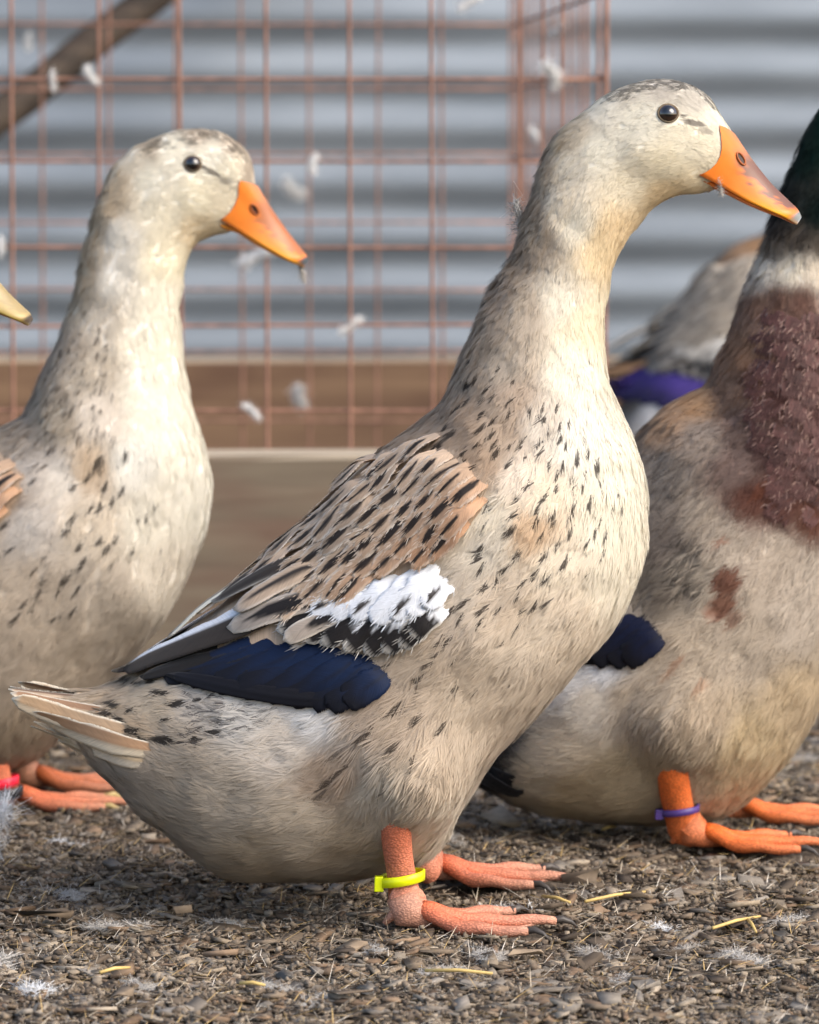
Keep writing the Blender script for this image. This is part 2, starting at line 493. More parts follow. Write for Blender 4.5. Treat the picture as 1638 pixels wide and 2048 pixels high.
# ------------------------------------------------------------------ rusty wire cage
CAGE_Y = 3.86
wr = 0.00165
def cyl_mesh(name, length, r=wr, axis='z', bend=0.0):
    t = np.linspace(0, length, 8)
    p = np.zeros((8, 3)); p[:, {'x': 0, 'y': 1, 'z': 2}[axis]] = t
    q = MB(); q.tube(p, r, 7); return q.mesh(name)
cage = bpy.data.objects.new('wire_cage', None); COL.objects.link(cage)
tag(cage, 'rusty square mesh wire cage standing behind the front plank', 'cage')
zs_rows = [float(P(700, y, CAGE_Y)[2]) for y in (157, 322, 493, 657, 820)]
dz = (zs_rows[0] - zs_rows[4]) / 4
rows = [zs_rows[4] - dz * k for k in (2, 1)] + zs_rows[::-1] + [zs_rows[0] + dz * k for k in (1, 2, 3)]
rows = [z for z in rows if z > 0.0]
z_top = rows[-1]; z_bot = 0.0
xfront = [float(P(25 + 169 * k, 500, CAGE_Y)[0]) for k in range(-6, 8)]
cage.location = (xfront[-1], CAGE_Y, 0)
corner = np.array([xfront[-1], CAGE_Y, 0])
BACK_Y = 4.86
xback_r = float(P(1022, 300, BACK_Y)[0])
xback_l = xback_r - (xfront[-1] - xfront[0])
vmesh = cyl_mesh('upright_wire', z_top - z_bot); vmesh.materials.append(M['rust'])
vthick = cyl_mesh('corner_wire', z_top - z_bot, r=0.0026); vthick.materials.append(M['rust'])
hmesh = cyl_mesh('cross_wire', xfront[-1] - xfront[0], axis='x'); hmesh.materials.append(M['rust'])
dback = np.array([xback_r - xfront[-1], BACK_Y - CAGE_Y])
slen = float(np.hypot(*dback))
smesh = cyl_mesh('side_wire', slen, axis='y'); smesh.materials.append(M['rust'])
def wire(me, loc, rotz=0.0):
    o = obj('wire', me, None, cage); o.location = tuple(np.asarray(loc) - corner)
    o.rotation_euler = (random.gauss(0, .003), random.gauss(0, .003), rotz)
    return o
for x in xfront[:-1]: wire(vmesh, (x + random.gauss(0, .0008), CAGE_Y - 0.002, z_bot))
wire(vthick, (xfront[-1], CAGE_Y, z_bot))
for x in np.linspace(xback_l, xback_r, len(xfront)): wire(vmesh, (x, BACK_Y + 0.002, z_bot))
for z in rows:
    wire(hmesh, (xfront[0], CAGE_Y + 0.002, z)); wire(hmesh, (xback_l, BACK_Y - 0.002, z + 0.004))
    wire(smesh, (xfront[-1], CAGE_Y, z + .002), -math.atan2(dback[0], dback[1]))
    wire(smesh, (xfront[0], CAGE_Y, z + .002), -math.atan2(dback[0], dback[1]))
for k in range(1, 14):
    f = k / 14.0
    wire(vmesh, (xfront[-1] + dback[0] * f, CAGE_Y + dback[1] * f, z_bot))
    wire(vmesh, (xfront[0] + dback[0] * f, CAGE_Y + dback[1] * f, z_bot))

# ------------------------------------------------------------------ ribbons (barbs, fibres) as real geometry
def ribbons(root, d, nrm, length, width, lift, curl=0.0, side=None):
    """tapered 2-segment ribbons; all arrays (N,3)/(N,)"""
    if side is None:
        side = np.cross(nrm, d); side /= np.linalg.norm(side, axis=1, keepdims=True) + 1e-12
    L = length[:, None]; W = width[:, None] * 0.5
    mid = root + d * L * 0.55 + nrm * (lift * length * 0.62)[:, None]
    tip = root + d * L + nrm * (lift * length * (1 - curl))[:, None]
    v = np.stack([root - side * W, root + side * W, mid - side * W * 0.8, mid + side * W * 0.8, tip], 1)
    n = len(root)
    base = (np.arange(n) * 5)[:, None, None]
    f = np.array([[0, 1, 3], [0, 3, 2], [2, 3, 4]])[None] + base
    return v.reshape(-1, 3), f.reshape(-1, 3)

# ------------------------------------------------------------------ ducks
NU, NT = 260, 120

class Duck:
    def __init__(self, chords, widths, ymid, bumps, ctrl, flow, dashes, lens, seed, nexp=2.1, streaks=(), keep=()):
        self.keep = keep
        self.y = ymid; self.rng = np.random.default_rng(seed)
        ch = np.asarray(chords, float)
        U = P(ch[:, 0], ch[:, 1], ymid); Lo = P(ch[:, 2], ch[:, 3], ymid)
        w = np.asarray(widths, float)[:, None]
        d = catmull(np.hstack([U, Lo, w]), NU)
        d = gsmooth(d, 2.2)
        U, Lo, w = d[:, :3], d[:, 3:6], np.maximum(d[:, 6], 0.002)
        th = np.linspace(0, 2 * math.pi, NT, endpoint=False)
        c = (U + Lo) / 2; a = (U - Lo) / 2
        ct = np.cos(th); st = np.sin(th)
        e = 2.0 / nexp
        cx = np.sign(ct) * np.abs(ct) ** e; sx = np.sign(st) * np.abs(st) ** e
        pts = c[:, None, :] + a[:, None, :] * cx[None, :, None]
        pts[..., 1] = ymid - w[:, None] * sx[None, :]
        self.pts = pts
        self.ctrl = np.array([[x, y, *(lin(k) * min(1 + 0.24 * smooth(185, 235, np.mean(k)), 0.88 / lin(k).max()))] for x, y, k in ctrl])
        self.flow_c = np.array(flow, float); self.dashes = []; self.streaks = streaks
        self.lens = np.array(lens, float)
        self._normals()
        for bx, by, r, amp in bumps:
            px, py = self.near_px(self.pts)
            g = np.exp(-(((px - bx) ** 2 + (py - by) ** 2) / (r * r)))
            side = smooth(0.15, 0.6, np.abs(self.nrm[..., 1]))
            self.pts = self.pts + self.nrm * (g * amp * side)[..., None]
            self._normals()
        # body surface irregularity
        self.pts = self.pts + self.nrm * ((vnoise(self.pts, 28, seed) - 0.5) * 0.004 + (vnoise(self.pts, 75, seed + 1) - 0.5) * 0.0022)[..., None]
        self._normals()
        self.px, self.py = proj(self.pts)
        ths = th[None, :].repeat(NU, 0)
        self.nearmask = (np.sin(ths) > 0.02) & (self.nrm[..., 1] < 0.05)
        self.npx = self.px[self.nearmask]; self.npy = self.py[self.nearmask]
        self.npts = self.pts[self.nearmask]; self.nn = self.nrm[self.nearmask]
        for dsh in dashes:
            x, y, ln, wd, s = dsh[:5]
            col = lin(dsh[5]) if len(dsh) > 5 else lin((56, 47, 42))
            f = self.flow(np.array([x]), np.array([y]))[0]
            ang = math.atan2(f[1], f[0]) + self.rng.normal(0, 0.12)
            self.dashes.append((x, y, ln, wd, s, math.cos(ang), math.sin(ang), *col))
        self.dashes = np.array(self.dashes) if self.dashes else np.zeros((0, 10))
    def _normals(self):
        p = self.pts
        du = np.gradient(p, axis=0)
        dt = (np.roll(p, -1, 1) - np.roll(p, 1, 1))
        n = np.cross(du, dt); n /= np.linalg.norm(n, axis=2, keepdims=True) + 1e-12
        c = p.mean(1, keepdims=True)
        if np.sum(n * (p - c)) < 0: n = -n
        self.nrm = n
    def near_px(self, p):
        q = np.array(p, float); q[..., 1] = self.y - np.abs(q[..., 1] - self.y)
        return proj(q)
    def flow(self, px, py):
        f = idw(px, py, self.flow_c, 25.0, 1.5)
        return f / (np.linalg.norm(f, axis=1, keepdims=True) + 1e-9)
    def color(self, px, py, jit=None):
        c = idw(px, py, self.ctrl, 16.0, 2.2)
        D = self.dashes
        for s in range(0, len(px), 15000):
            if not len(D): break
            dx = px[s:s + 15000, None] - D[None, :, 0]; dy = py[s:s + 15000, None] - D[None, :, 1]
            a = (dx * D[:, 5] + dy * D[:, 6]) / D[:, 2]; b_ = (-dx * D[:, 6] + dy * D[:, 5]) / D[:, 3]
            r = np.sqrt(a * a + b_ * b_)
            if jit is not None: r = r + jit[s:s + 15000, None]
            k = (1 - smooth(0.72, 1.12, r)) * D[:, 4]
            j = k.argmax(1); kk = k[np.arange(len(j)), j][:, None]
            c[s:s + 15000] = c[s:s + 15000] * (1 - kk) + D[j, 7:10] * kk
        return c
    def surf(self, px, py):
        """point, normal of near side at a pixel; and pixel miss distance"""
        d = (self.npx - px) ** 2 + (self.npy - py) ** 2
        i = np.argpartition(d, 4)[:4]
        w = 1.0 / (d[i] + 1.0); w /= w.sum()
        p = (self.npts[i] * w[:, None]).sum(0); n = (self.nn[i] * w[:, None]).sum(0)
        return p, n / np.linalg.norm(n), math.sqrt(d[i].min())
    def body_mesh(self, root):
        px, py = self.near_px(self.pts)
        col = self.color(px.ravel(), py.ravel())
        v = self.pts.reshape(-1, 3)
        a = self.pts[0].mean(0); b_ = self.pts[-1].mean(0)
        v = np.vstack([v, a, b_]) - root
        idx = np.arange(NU * NT).reshape(NU, NT)
        nx = np.roll(idx, -1, 1)
        q = np.stack([idx[:-1], nx[:-1], nx[1:], idx[1:]], -1).reshape(-1, 4)
        F = [tuple(x) for x in q.tolist()]
        F += [(int(nx[0, k]), int(idx[0, k]), NU * NT) for k in range(NT)] + [(int(idx[-1, k]), int(nx[-1, k]), NU * NT + 1) for k in range(NT)]
        col = np.vstack([col, col[0], col[-1]]) * 0.86
        return py_mesh('body', v, F, col)
    def plumage(self, root, nf, B, hide=None, far=0.45, clip=None):
        R = self.rng
        p = self.pts
        pn = np.roll(p, -1, 1)
        e1 = p[1:] - p[:-1]; e2 = pn[:-1] - p[:-1]
        area = np.linalg.norm(np.cross(e1, e2), axis=2)
        px, py = self.near_px(p[:-1])
        ln = idw(px.ravel(), py.ravel(), self.lens, 30.0, 1.5)
        Lm = ln[:, 0].reshape(px.shape)
        w = area / (Lm ** 1.35)
        w = w * np.where(self.nrm[:-1, :, 1] < 0.25, 1.0, far)
        if hide is not None:
            w = w * np.where(in_poly(px, py, hide), 0.12, 1.0)
        for (kx, ky, kr) in self.keep:
            w = w * np.where((px - kx) ** 2 + (py - ky) ** 2 < kr * kr, 0.0, 1.0)
        if clip is not None:
            w = w * np.where((px > clip[0]) & (px < clip[1]), 1.0, 0.35)
        cdf = np.cumsum(w.ravel()); cdf /= cdf[-1]
        k = np.searchsorted(cdf, R.random(nf))
        i, j = np.unravel_index(k, w.shape)
        a = R.random(nf)[:, None]; b_ = R.random(nf)[:, None]; j2 = (j + 1) % NT
        def bil(A): return (A[i, j] * (1 - a) + A[i + 1, j] * a) * (1 - b_) + (A[i, j2] * (1 - a) + A[i + 1, j2] * a) * b_
        pos = bil(p); nr = bil(self.nrm); nr /= np.linalg.norm(nr, axis=1, keepdims=True)
        fx, fy = self.near_px(pos)
        fl = self.flow(fx, fy)
        ang = R.normal(0, 0.11, nf)
        fl = np.stack([fl[:, 0] * np.cos(ang) - fl[:, 1] * np.sin(ang), fl[:, 0] * np.sin(ang) + fl[:, 1] * np.cos(ang)], 1)
        d = np.stack([fl[:, 0], np.zeros(nf), -fl[:, 1]], 1)
        d = d - nr * (d * nr).sum(1, keepdims=True)
        d /= np.linalg.norm(d, axis=1, keepdims=True) + 1e-9
        bt = np.cross(nr, d)
        ln = idw(fx, fy, self.lens, 30.0, 1.5)
        L = ln[:, 0] * 0.001 * R.uniform(0.75, 1.25, nf)
        lift = (ln[:, 1] * 0.36 + 0.9 * np.maximum(ln[:, 1] - 0.2, 0)) * R.uniform(0.2, 1.7, nf)
        h0 = R.uniform(0.0001, 0.0009, nf) * np.clip(L / 0.014, 0.3, 1.2)
        tint = 1 + R.normal(0, 0.03, (nf, 1))
        dark = np.zeros(nf)
        for (poly, prob, amt) in self.streaks:
            dark = np.where(in_poly(fx, fy, poly) & (R.random(nf) < prob), amt, dark)
        s = R.uniform(0.0, 0.8, (nf, B)); sg = R.uniform(-1, 1, (nf, B))
        an = sg * (0.62 * (1 - s) + 0.10)
        lb = L[:, None] * (0.36 + 0.26 * (1 - s)) * R.uniform(0.7, 1.2, (nf, B))
        sp = (s - 0.55) * L[:, None]
        rootp = pos[:, None] + d[:, None] * sp[..., None] + nr[:, None] * (h0[:, None] + lift[:, None] * s * L[:, None])[..., None]
        rootp = rootp + bt[:, None] * (sg * (0.10 * L[:, None]))[..., None]
        dd = d[:, None] * np.cos(an)[..., None] + bt[:, None] * np.sin(an)[..., None]
        N = nf * B
        rp = rootp.reshape(N, 3); dd = dd.reshape(N, 3); nn = np.repeat(nr, B, 0)
        lbf = lb.ravel(); lf = np.repeat(lift, B) * R.uniform(0.5, 1.5, N)
        wd = R.uniform(0.00026, 0.00058, N) * np.clip(np.repeat(L, B) / 0.012, 0.6, 1.3)
        v, f = ribbons(rp, dd, nn, lbf, wd, lf, curl=0.55)
        qx, qy = self.near_px(rp + dd * lbf[:, None] * 0.45)
        c = self.color(qx, qy, R.normal(0, 0.05, N))
        c = c * np.repeat(tint, B, 0) * (1 + R.normal(0, 0.03, (N, 1)))
        c = c * (1 - np.repeat(dark, B)[:, None])
        c = c * np.minimum(1.0, 0.89 / c.max(1, keepdims=True)); c = np.maximum(c, 0.004)
        cc = np.repeat(c[:, None], 5, 1); cc[:, 4] = np.minimum(cc[:, 4] * 1.05, 0.92)
        me = fast_mesh('plumage', v - root, f, cc.reshape(-1, 3))
        at = me.attributes.new('lay', 'FLOAT_VECTOR', 'POINT')
        sm = nn + R.normal(0, 0.06, (N, 3)); sm /= np.linalg.norm(sm, axis=1, keepdims=True)
        at.data.foreach_set('vector', np.ascontiguousarray(np.repeat(sm, 5, 0), np.float32).ravel())
        return me

def vane_mesh(D, root, pts_px, width_px, h, colfn, rise=0.0022, seed=0, nv=15, nuu=9, taper=0.35, tipr=0.22, rag=0.05, curve=0.0, camber=0.10, name='feather', yoff=0.0, bury=0.006, ramp=0.42, fringe=0):
    """one feather: cambered vane with a shaft ridge and real thickness, laid on the duck's surface along a traced centre line"""
    R = np.random.default_rng(seed)
    pp = np.asarray(pts_px, float)
    if len(pp) == 2:
        mid = (pp[0] + pp[1]) / 2; dv = pp[1] - pp[0]
        mid = mid + curve * np.array([-dv[1], dv[0]])
        pp = np.array([pp[0], mid, pp[1]])
    cl = catmull(pp, nv)
    ctr = []; nr = []
    lastY = None
    for k in range(nv):
        p, n, miss = D.surf(cl[k, 0], cl[k, 1])
        if miss > 9 and ctr:
            yk = ctr[-1][1] + 0.35 * (ctr[-1][1] - ctr[-2][1] if len(ctr) > 1 else 0)
            p = P(cl[k, 0], cl[k, 1], yk); n = nr[-1]
        elif miss > 9:
            p = P(cl[k, 0], cl[k, 1], p[1])
        ctr.append(p); nr.append(n)
    ctr = gsmooth(np.array(ctr), 1.2); nr = gsmooth(np.array(nr), 2.0); nr /= np.linalg.norm(nr, axis=1, keepdims=True)
    tn = np.gradient(ctr, axis=0); tn /= np.linalg.norm(tn, axis=1, keepdims=True)
    sd = np.cross(nr, tn); sd /= np.linalg.norm(sd, axis=1, keepdims=True)
    v = np.linspace(0, 1, nv)
    hw = width_px * 0.5 / FPX * D.y
    prof = np.minimum(1.0, taper + (1 - taper) * smooth(0, 0.45, v))
    tipm = np.where(v > 1 - tipr, np.sqrt(np.maximum(0.0, 1 - ((v - (1 - tipr)) / tipr) ** 2)), 1.0)
    tipm = np.maximum(tipm, 0.10)
    u = np.linspace(-1, 1, nuu)
    ragv = 1 + R.normal(0, rag, (nv, 2))
    Lw = np.linalg.norm(np.diff(ctr, axis=0), axis=1).sum()
    V = np.zeros((nv, nuu, 3)); C = np.zeros((nv, nuu, 3))
    for j, uu in enumerate(u):
        r = ragv[:, 0 if uu < 0 else 1] if abs(uu) > 0.95 else 1.0
        off = uu * hw * prof * tipm * r
        hh = h + rise * v - bury * (1 - smooth(0, ramp, v)) - camber * hw * uu * uu + (0.0004 if abs(uu) < 0.05 else 0.0)
        V[:, j] = ctr + sd * off[:, None] + nr * np.asarray(hh)[:, None]
        # barbs sweep to the tip, so edges sit a little ahead
        C[:, j] = colfn(np.full(nv, uu), v, R)
    V[..., 1] += yoff
    C *= 1 + R.normal(0, 0.035, (nv, nuu, 1))
    th = 0.00035
    B2 = V - nr[:, None] * th
    n1 = nv * nuu
    id1 = np.arange(n1).reshape(nv, nuu)
    F = [(id1[i, j], id1[i, j + 1], id1[i + 1, j + 1], id1[i + 1, j]) for i in range(nv - 1) for j in range(nuu - 1)]
    F2 = [tuple(int(x) + n1 for x in q[::-1]) for q in F]
    rim = [id1[i, 0] for i in range(nv)] + [id1[nv - 1, j] for j in range(1, nuu)] + [id1[i, nuu - 1] for i in range(nv - 2, -1, -1)] + [id1[0, j] for j in range(nuu - 2, 0, -1)]
    E = [(rim[k], rim[(k + 1) % len(rim)], rim[(k + 1) % len(rim)] + n1, rim[k] + n1) for k in range(len(rim))]
    verts = np.vstack([V.reshape(-1, 3), B2.reshape(-1, 3)]) - root
    cols = np.clip(np.vstack([C.reshape(-1, 3), C.reshape(-1, 3)]), 0.003, 0.9)
    faces = [tuple(int(x) for x in q) for q in F + F2 + E]
    nfr = 0
    if fringe:
        fu = R.uniform(-0.97, 0.97, fringe); fv = np.where(np.abs(fu) > 0.6, R.uniform(0.45, 0.97, fringe), R.uniform(0.6, 0.97, fringe))
        ii = np.clip((fv * (nv - 1)).astype(int), 0, nv - 1); jj = np.clip(((fu + 1) / 2 * (nuu - 1) + 0.5).astype(int), 0, nuu - 1)
        rp = V[ii, jj] + nr[ii] * 0.0003
        dd = tn[ii] + sd[ii] * (fu * R.uniform(0.1, 0.6, fringe))[:, None]; dd /= np.linalg.norm(dd, axis=1, keepdims=True)
        fv_, ff_ = ribbons(rp, dd, nr[ii], R.uniform(0.0025, 0.0058, fringe), R.uniform(0.00035, 0.0007, fringe), R.normal(0.02, 0.05, fringe), curl=0.4)
        base = len(verts)
        verts = np.vstack([verts, fv_ - root]); cols = np.vstack([cols, np.clip(np.repeat(C[ii, jj] * R.uniform(0.92, 1.08, (fringe, 1)), 5, 0), 0.003, 0.9)])
        faces += [tuple(int(x) + base for x in q) for q in ff_]
        nfr = len(fv_)
    me = py_mesh(name, verts, faces, cols)
    bb = np.zeros((nv, nuu, 3)); bb[..., 0] = u[None, :]; bb[..., 1] = (v * Lw / 0.03)[:, None]; bb[..., 2] = seed * 3.7
    at = me.attributes.new('barb', 'FLOAT_VECTOR', 'POINT')
    at.data.foreach_set('vector', np.ascontiguousarray(np.vstack([bb.reshape(-1, 3)] * 2 + [np.zeros((nfr, 3))]), np.float32).ravel())
    return me

# feather colour patterns, u across (-1..1), v along (0..1)
def pat_streak(base, streak, edge, sw=0.42, v0=0.25, v1=0.86, ew=0.18):
    base, streak, edge = lin(base), lin(streak), lin(edge)
    def f(u, v, R):
        c = np.tile(base, (len(u), 1))
        c *= (1 + 0.15 * (0.5 - v))[:, None]
        wv = sw * np.sin(np.clip((v - v0) / (v1 - v0), 0, 1) * math.pi) ** 0.6
        k = (1 - smooth(0.75, 1.15, np.abs(u + 0.08) / (wv + 1e-3))) * ((v > v0) & (v < v1))
        c = c * (1 - k[:, None]) + streak * k[:, None]
        ek = np.maximum(smooth(1 - 2.2 * ew, 1.0, np.abs(u)) * smooth(0.3, 0.6, v), smooth(0.90, 0.98, v)) * 0.85
        return c * (1 - ek[:, None]) + edge * ek[:, None]
    return f

def pat_bar(base, tip, edge, t0=0.58, t1=0.94):
    base, tip, edge = lin(base), lin(tip), lin(edge)
    def f(u, v, R):
        k = smooth(t0 - 0.03, t0 + 0.03, v + 0.05 * R.normal(0, 0.4, len(u)))
        c = base * (1 - k[:, None]) + tip * k[:, None]
        ek = np.maximum(smooth(t1 - 0.02, t1 + 0.02, v), smooth(0.80, 0.98, np.abs(u)) * k)
        return c * (1 - ek[:, None]) + edge * ek[:, None]
    return f

def pat_split(upper, lower, cut=0.0, edge=None, ecut=0.85, up_sign=1):
    upper, lower = lin(upper), lin(lower); eg = lin(edge) if edge else lower
    def f(u, v, R):
        k = smooth(cut - 0.12, cut + 0.12, u * up_sign)
        c = lower * (1 - k[:, None]) + upper * k[:, None]
        ek = np.maximum(smooth(ecut, 1.0, np.abs(u)) * (u * up_sign < 0), smooth(0.93, 0.99, v))
        return c * (1 - ek[:, None]) + eg * ek[:, None]
    return f

def pat_spec(blue, dark, s=0.75):
    blue, dark = lin(blue), lin(dark)
    def f(u, v, R):
        k = smooth(s - 0.25, s + 0.15, v + 0.10 * np.abs(u)) * 0.95
        k = np.maximum(k, (np.abs(u) < 0.06) * 0.5)
        return blue * (1 - k[:, None]) + dark * k[:, None]
    return f

def wing_poly_patch(D, root, poly, col, h=0.0016):
    px, py = D.near_px(D.pts)
    ths = np.linspace(0, 2 * math.pi, NT, endpoint=False)[None].repeat(NU, 0)
    m = in_poly(px, py, poly) & (np.sin(ths) > -0.02)
    idm = -np.ones((NU, NT), int)
    V = []; F = []
    def vid(i, j):
        if idm[i, j] < 0:
            idm[i, j] = len(V); V.append(D.pts[i, j] + D.nrm[i, j] * h)
        return int(idm[i, j])
    for i in range(NU - 1):
        for j in range(NT):
            j2 = (j + 1) % NT
            if m[i, j] and m[i + 1, j] and m[i, j2] and m[i + 1, j2]:
                F.append((vid(i, j), vid(i, j2), vid(i + 1, j2), vid(i + 1, j)))
    V = np.array(V) - root
    me = py_mesh('wing', V, F, np.tile(lin(col), (len(V), 1)))
    at = me.attributes.new('barb', 'FLOAT_VECTOR', 'POINT')
    bb = np.zeros((len(V), 3)); bb[:, 1] = V[:, 0] * 30; bb[:, 2] = V[:, 2] * 30
    at.data.foreach_set('vector', np.ascontiguousarray(bb, np.float32).ravel())
    return me

# wing feather layout traced on the main duck (pixels of the photograph)
WING_POLY = [(905, 893), (985, 965), (952, 1060), (880, 1130), (830, 1250), (800, 1300), (738, 1312), (722, 1392), (650, 1408), (480, 1375), (370, 1356), (262, 1345), (330, 1290), (430, 1210), (540, 1112), (610, 1058), (708, 948), (774, 900)]
SCAP_POLY = [(885, 888), (965, 975), (950, 1050), (850, 1128), (760, 1158), (650, 1205), (560, 1222), (505, 1205), (560, 1110), (625, 1060), (715, 955), (780, 905)]

def wing_layout(pal, scale=1.0):
    """list of (name, [(x,y),(x,y)], width, layer height, pattern, kwargs)"""
    R = np.random.default_rng(42)
    L = []
    sp = pat_spec(pal['blue'], pal['blue_dark'])
    for k, (b_, t_) in enumerate([((580, 1262), (330, 1358)), ((620, 1262), (375, 1362)), ((665, 1268), (425, 1371)), ((705, 1272), (475, 1381)), ((740, 1278), (525, 1391)), ((760, 1286), (572, 1400)), ((772, 1298), (618, 1406)), ((780, 1314), (655, 1408)), ((786, 1330), (688, 1405))]):
        L.append(('speculum_feather', [b_, t_], 62, 0.0026 + 0.00025 * k, sp, dict(curve=-0.04, rise=0.0006, tipr=0.14)))
    L.append(('primary_feather', [(520, 1290), (232, 1352)], 40, 0.0022, pat_split((44, 38, 34), (26, 23, 22), edge=(150, 138, 120)), dict(curve=0.03, tipr=0.30)))
    L.append(('primary_feather', [(500, 1305), (290, 1362)], 40, 0.0024, pat_split((30, 26, 24), (20, 18, 18), edge=(60, 55, 50)), dict(curve=0.02, tipr=0.30)))
    L.append(('speculum_feather', [(770, 1384), (640, 1403), (470, 1379), (340, 1357)], 34, 0.0050, pat_spec(pal['blue_dark'], pal['blue_dark']), dict(tipr=0.35, rise=0.0, bury=0.004)))
    gb = pat_bar(pal['bar_white'], pal['bar_black'], pal['bar_edge'], 0.55, 0.93)
    for k, (b_, t_) in enumerate([((735, 1185), (560, 1268)), ((765, 1182), (605, 1282)), ((795, 1178), (648, 1291)), ((825, 1174), (690, 1300)), ((852, 1170), (730, 1308)), ((876, 1168), (768, 1305)), ((896, 1168), (800, 1292)), ((912, 1170), (822, 1272))]):
        L.append(('covert_feather', [b_, t_], 46, 0.0050 + 0.0002 * k, gb, dict(curve=-0.05, rise=0.0012, fringe=50, bury=0.011 if k > 4 else 0.006, ramp=0.75 if k > 4 else 0.42)))
    wt = pat_streak(pal['bar_white'], pal['streak'], pal['bar_white'], sw=0.22, v0=0.62, v1=0.9)
    wt2 = pat_streak(pal['bar_white'], pal['bar_white'], pal['bar_white'])
    for k, (b_, t_) in enumerate([((735, 1160), (628, 1232)), ((775, 1150), (668, 1236)), ((812, 1140), (708, 1240)), ((848, 1128), (748, 1244)), ((880, 1118), (788, 1240)), ((905, 1108), (820, 1232)), ((925, 1100), (850, 1215))]):
        L.append(('covert_feather', [b_, t_], 50, 0.0064 + 0.0002 * k, wt if k % 2 == 0 else wt2, dict(curve=-0.04, rise=0.001, rag=0.12, fringe=80, bury=0.0145 if k > 4 else 0.007, ramp=0.95 if k > 4 else 0.5)))
    # tertials
    L.append(('tertial_feather', [(640, 1175), (470, 1262), (258, 1350)], 86, 0.0058, pat_split(pal['bar_white'], pal['tert'], 0.36, edge=pal['tert'], up_sign=-1), dict(curve=0.0, tipr=0.16, rise=0.0016)))
    L.append(('tertial_feather', [(700, 1190), (472, 1268)], 54, 0.0062, pat_streak(pal['grey'], pal['bar_black'], pal['edge'], sw=0.75, v0=0.0, v1=0.80, ew=0.12), dict(curve=0.03)))
    L.append(('tertial_feather', [(735, 1215), (575, 1284)], 40, 0.0058, pat_streak(pal['grey'], pal['bar_black'], pal['edge'], sw=0.7, v0=0.0, v1=0.72, ew=0.12), dict(curve=0.03)))
    L.append(('tertial_feather', [(690, 1120), (488, 1236)], 56, 0.0076, pat_streak(pal['tan'], pal['tert'], pal['edge'], sw=0.36, v0=0.05, v1=0.88, ew=0.14), dict(curve=0.03)))
    L.append(('tertial_feather', [(600, 1102), (345, 1288)], 34, 0.0050, pat_split(pal['cream'], pal['tert'], -0.1, edge=pal['tan']), dict(curve=0.03, tipr=0.3)))
    L.append(('tertial_feather', [(600, 1110), (405, 1240)], 40, 0.0060, pat_streak(pal['tan'], pal['tert'], pal['edge'], sw=0.62, v0=0.0, v1=0.9, ew=0.12), dict(curve=0.02, tipr=0.3)))
    L.append(('tertial_feather', [(640, 1110), (445, 1222)], 44, 0.0068, pat_streak(pal['tert'], pal['tert'], pal['edge'], sw=0.5, v0=0.0, v1=0.9, ew=0.14), dict(curve=0.02, tipr=0.3)))
    # scapulars and coverts in staggered rows, from the rear to the shoulder
    ax = np.array([-0.74, 0.67]); ac = np.array([0.67, 0.74])
    o0 = np.array([985.0, 905.0])
    sc = []
    a = 92.0; row = 0
    while a < 620:
        c = -210 + (row % 2) * 17
        while c < 260:
            p = o0 + ax * a + ac * c + R.normal(0, 6.5, 2)
            if in_poly(np.array([p[0]]), np.array([p[1]]), SCAP_POLY)[0]:
                sc.append((a, c, p))
            c += 29 + 8 * (a / 600)
        a += 47; row += 1
    sc.sort(key=lambda t: -t[0])
    for k, (a, c, p) in enumerate(sc):
        f = a / 600.0
        ln = 100 + 50 * f + R.normal(0, 12); wd = 41 + 13 * f + R.normal(0, 3)
        low = np.clip((c + 40) / 160, 0, 1)
        ang = R.normal(0, 0.06) + 0.10 * (1 - f) - 0.16 * low * (1 - f) * -1
        d = np.array([ax[0] * math.cos(ang) - ax[1] * math.sin(ang) * -1, ax[1] * math.cos(ang) + ax[0] * math.sin(ang) * -1]); d /= np.linalg.norm(d)
        bcol = np.array(pal['tan']) * (1 - low) + np.array(pal['rufous']) * low
        bcol = bcol * (1 + R.normal(0, 0.05))
        pt = pat_streak(bcol, pal['streak'], np.array(pal['edge']) * (1 - 0.35 * low) + bcol * 0.35 * low, sw=R.uniform(0.24, 0.42), v0=R.uniform(0.25, 0.52), v1=R.uniform(0.91, 0.98), ew=0.14)
        L.append(('covert_feather', [tuple(p - d * ln * 0.55), tuple(p + d * ln * 0.45)], wd, 0.0064 + 0.0018 * (k / len(sc)) + 0.0012 * low * 0, pt, dict(curve=R.normal(0, 0.02), rise=0.0004, nv=17, nuu=13, taper=0.6, tipr=0.36, rag=0.06, camber=0.025, fringe=80, bury=0.0105 if a < 130 else 0.007, ramp=0.72 if a < 130 else 0.42)))
    return L

FLIGHT_POLY = [(735, 1285), (720, 1385), (650, 1400), (480, 1370), (370, 1352), (275, 1342), (430, 1250), (600, 1245), (690, 1262)]
def build_wing(D, root, rootobj, pal, amap, only=None):
    am = lambda p: (amap[0] * (p[0] - amap[1]) + amap[3], amap[0] * (p[1] - amap[2]) + amap[4])
    poly = [am(p) for p in (FLIGHT_POLY if only else WING_POLY)]
    near = obj('wing', wing_poly_patch(D, root, poly, pal['tan']), M['vane'], rootobj)
    for k, (nm, line, wd, h, pat, kw) in enumerate(wing_layout(pal)):
        if only and not nm.startswith(only): continue
        me = vane_mesh(D, root, [am(p) for p in line], wd * amap[0], h, pat, seed=k + 11, name=nm, **kw)
        obj(nm, me, M['vane'], near)
    far = near.copy(); COL.objects.link(far); far.parent = rootobj; far.scale = (1, -1, 1)
    for ch in list(near.children):
        c = ch.copy(); COL.objects.link(c); c.parent = far
    return near, far

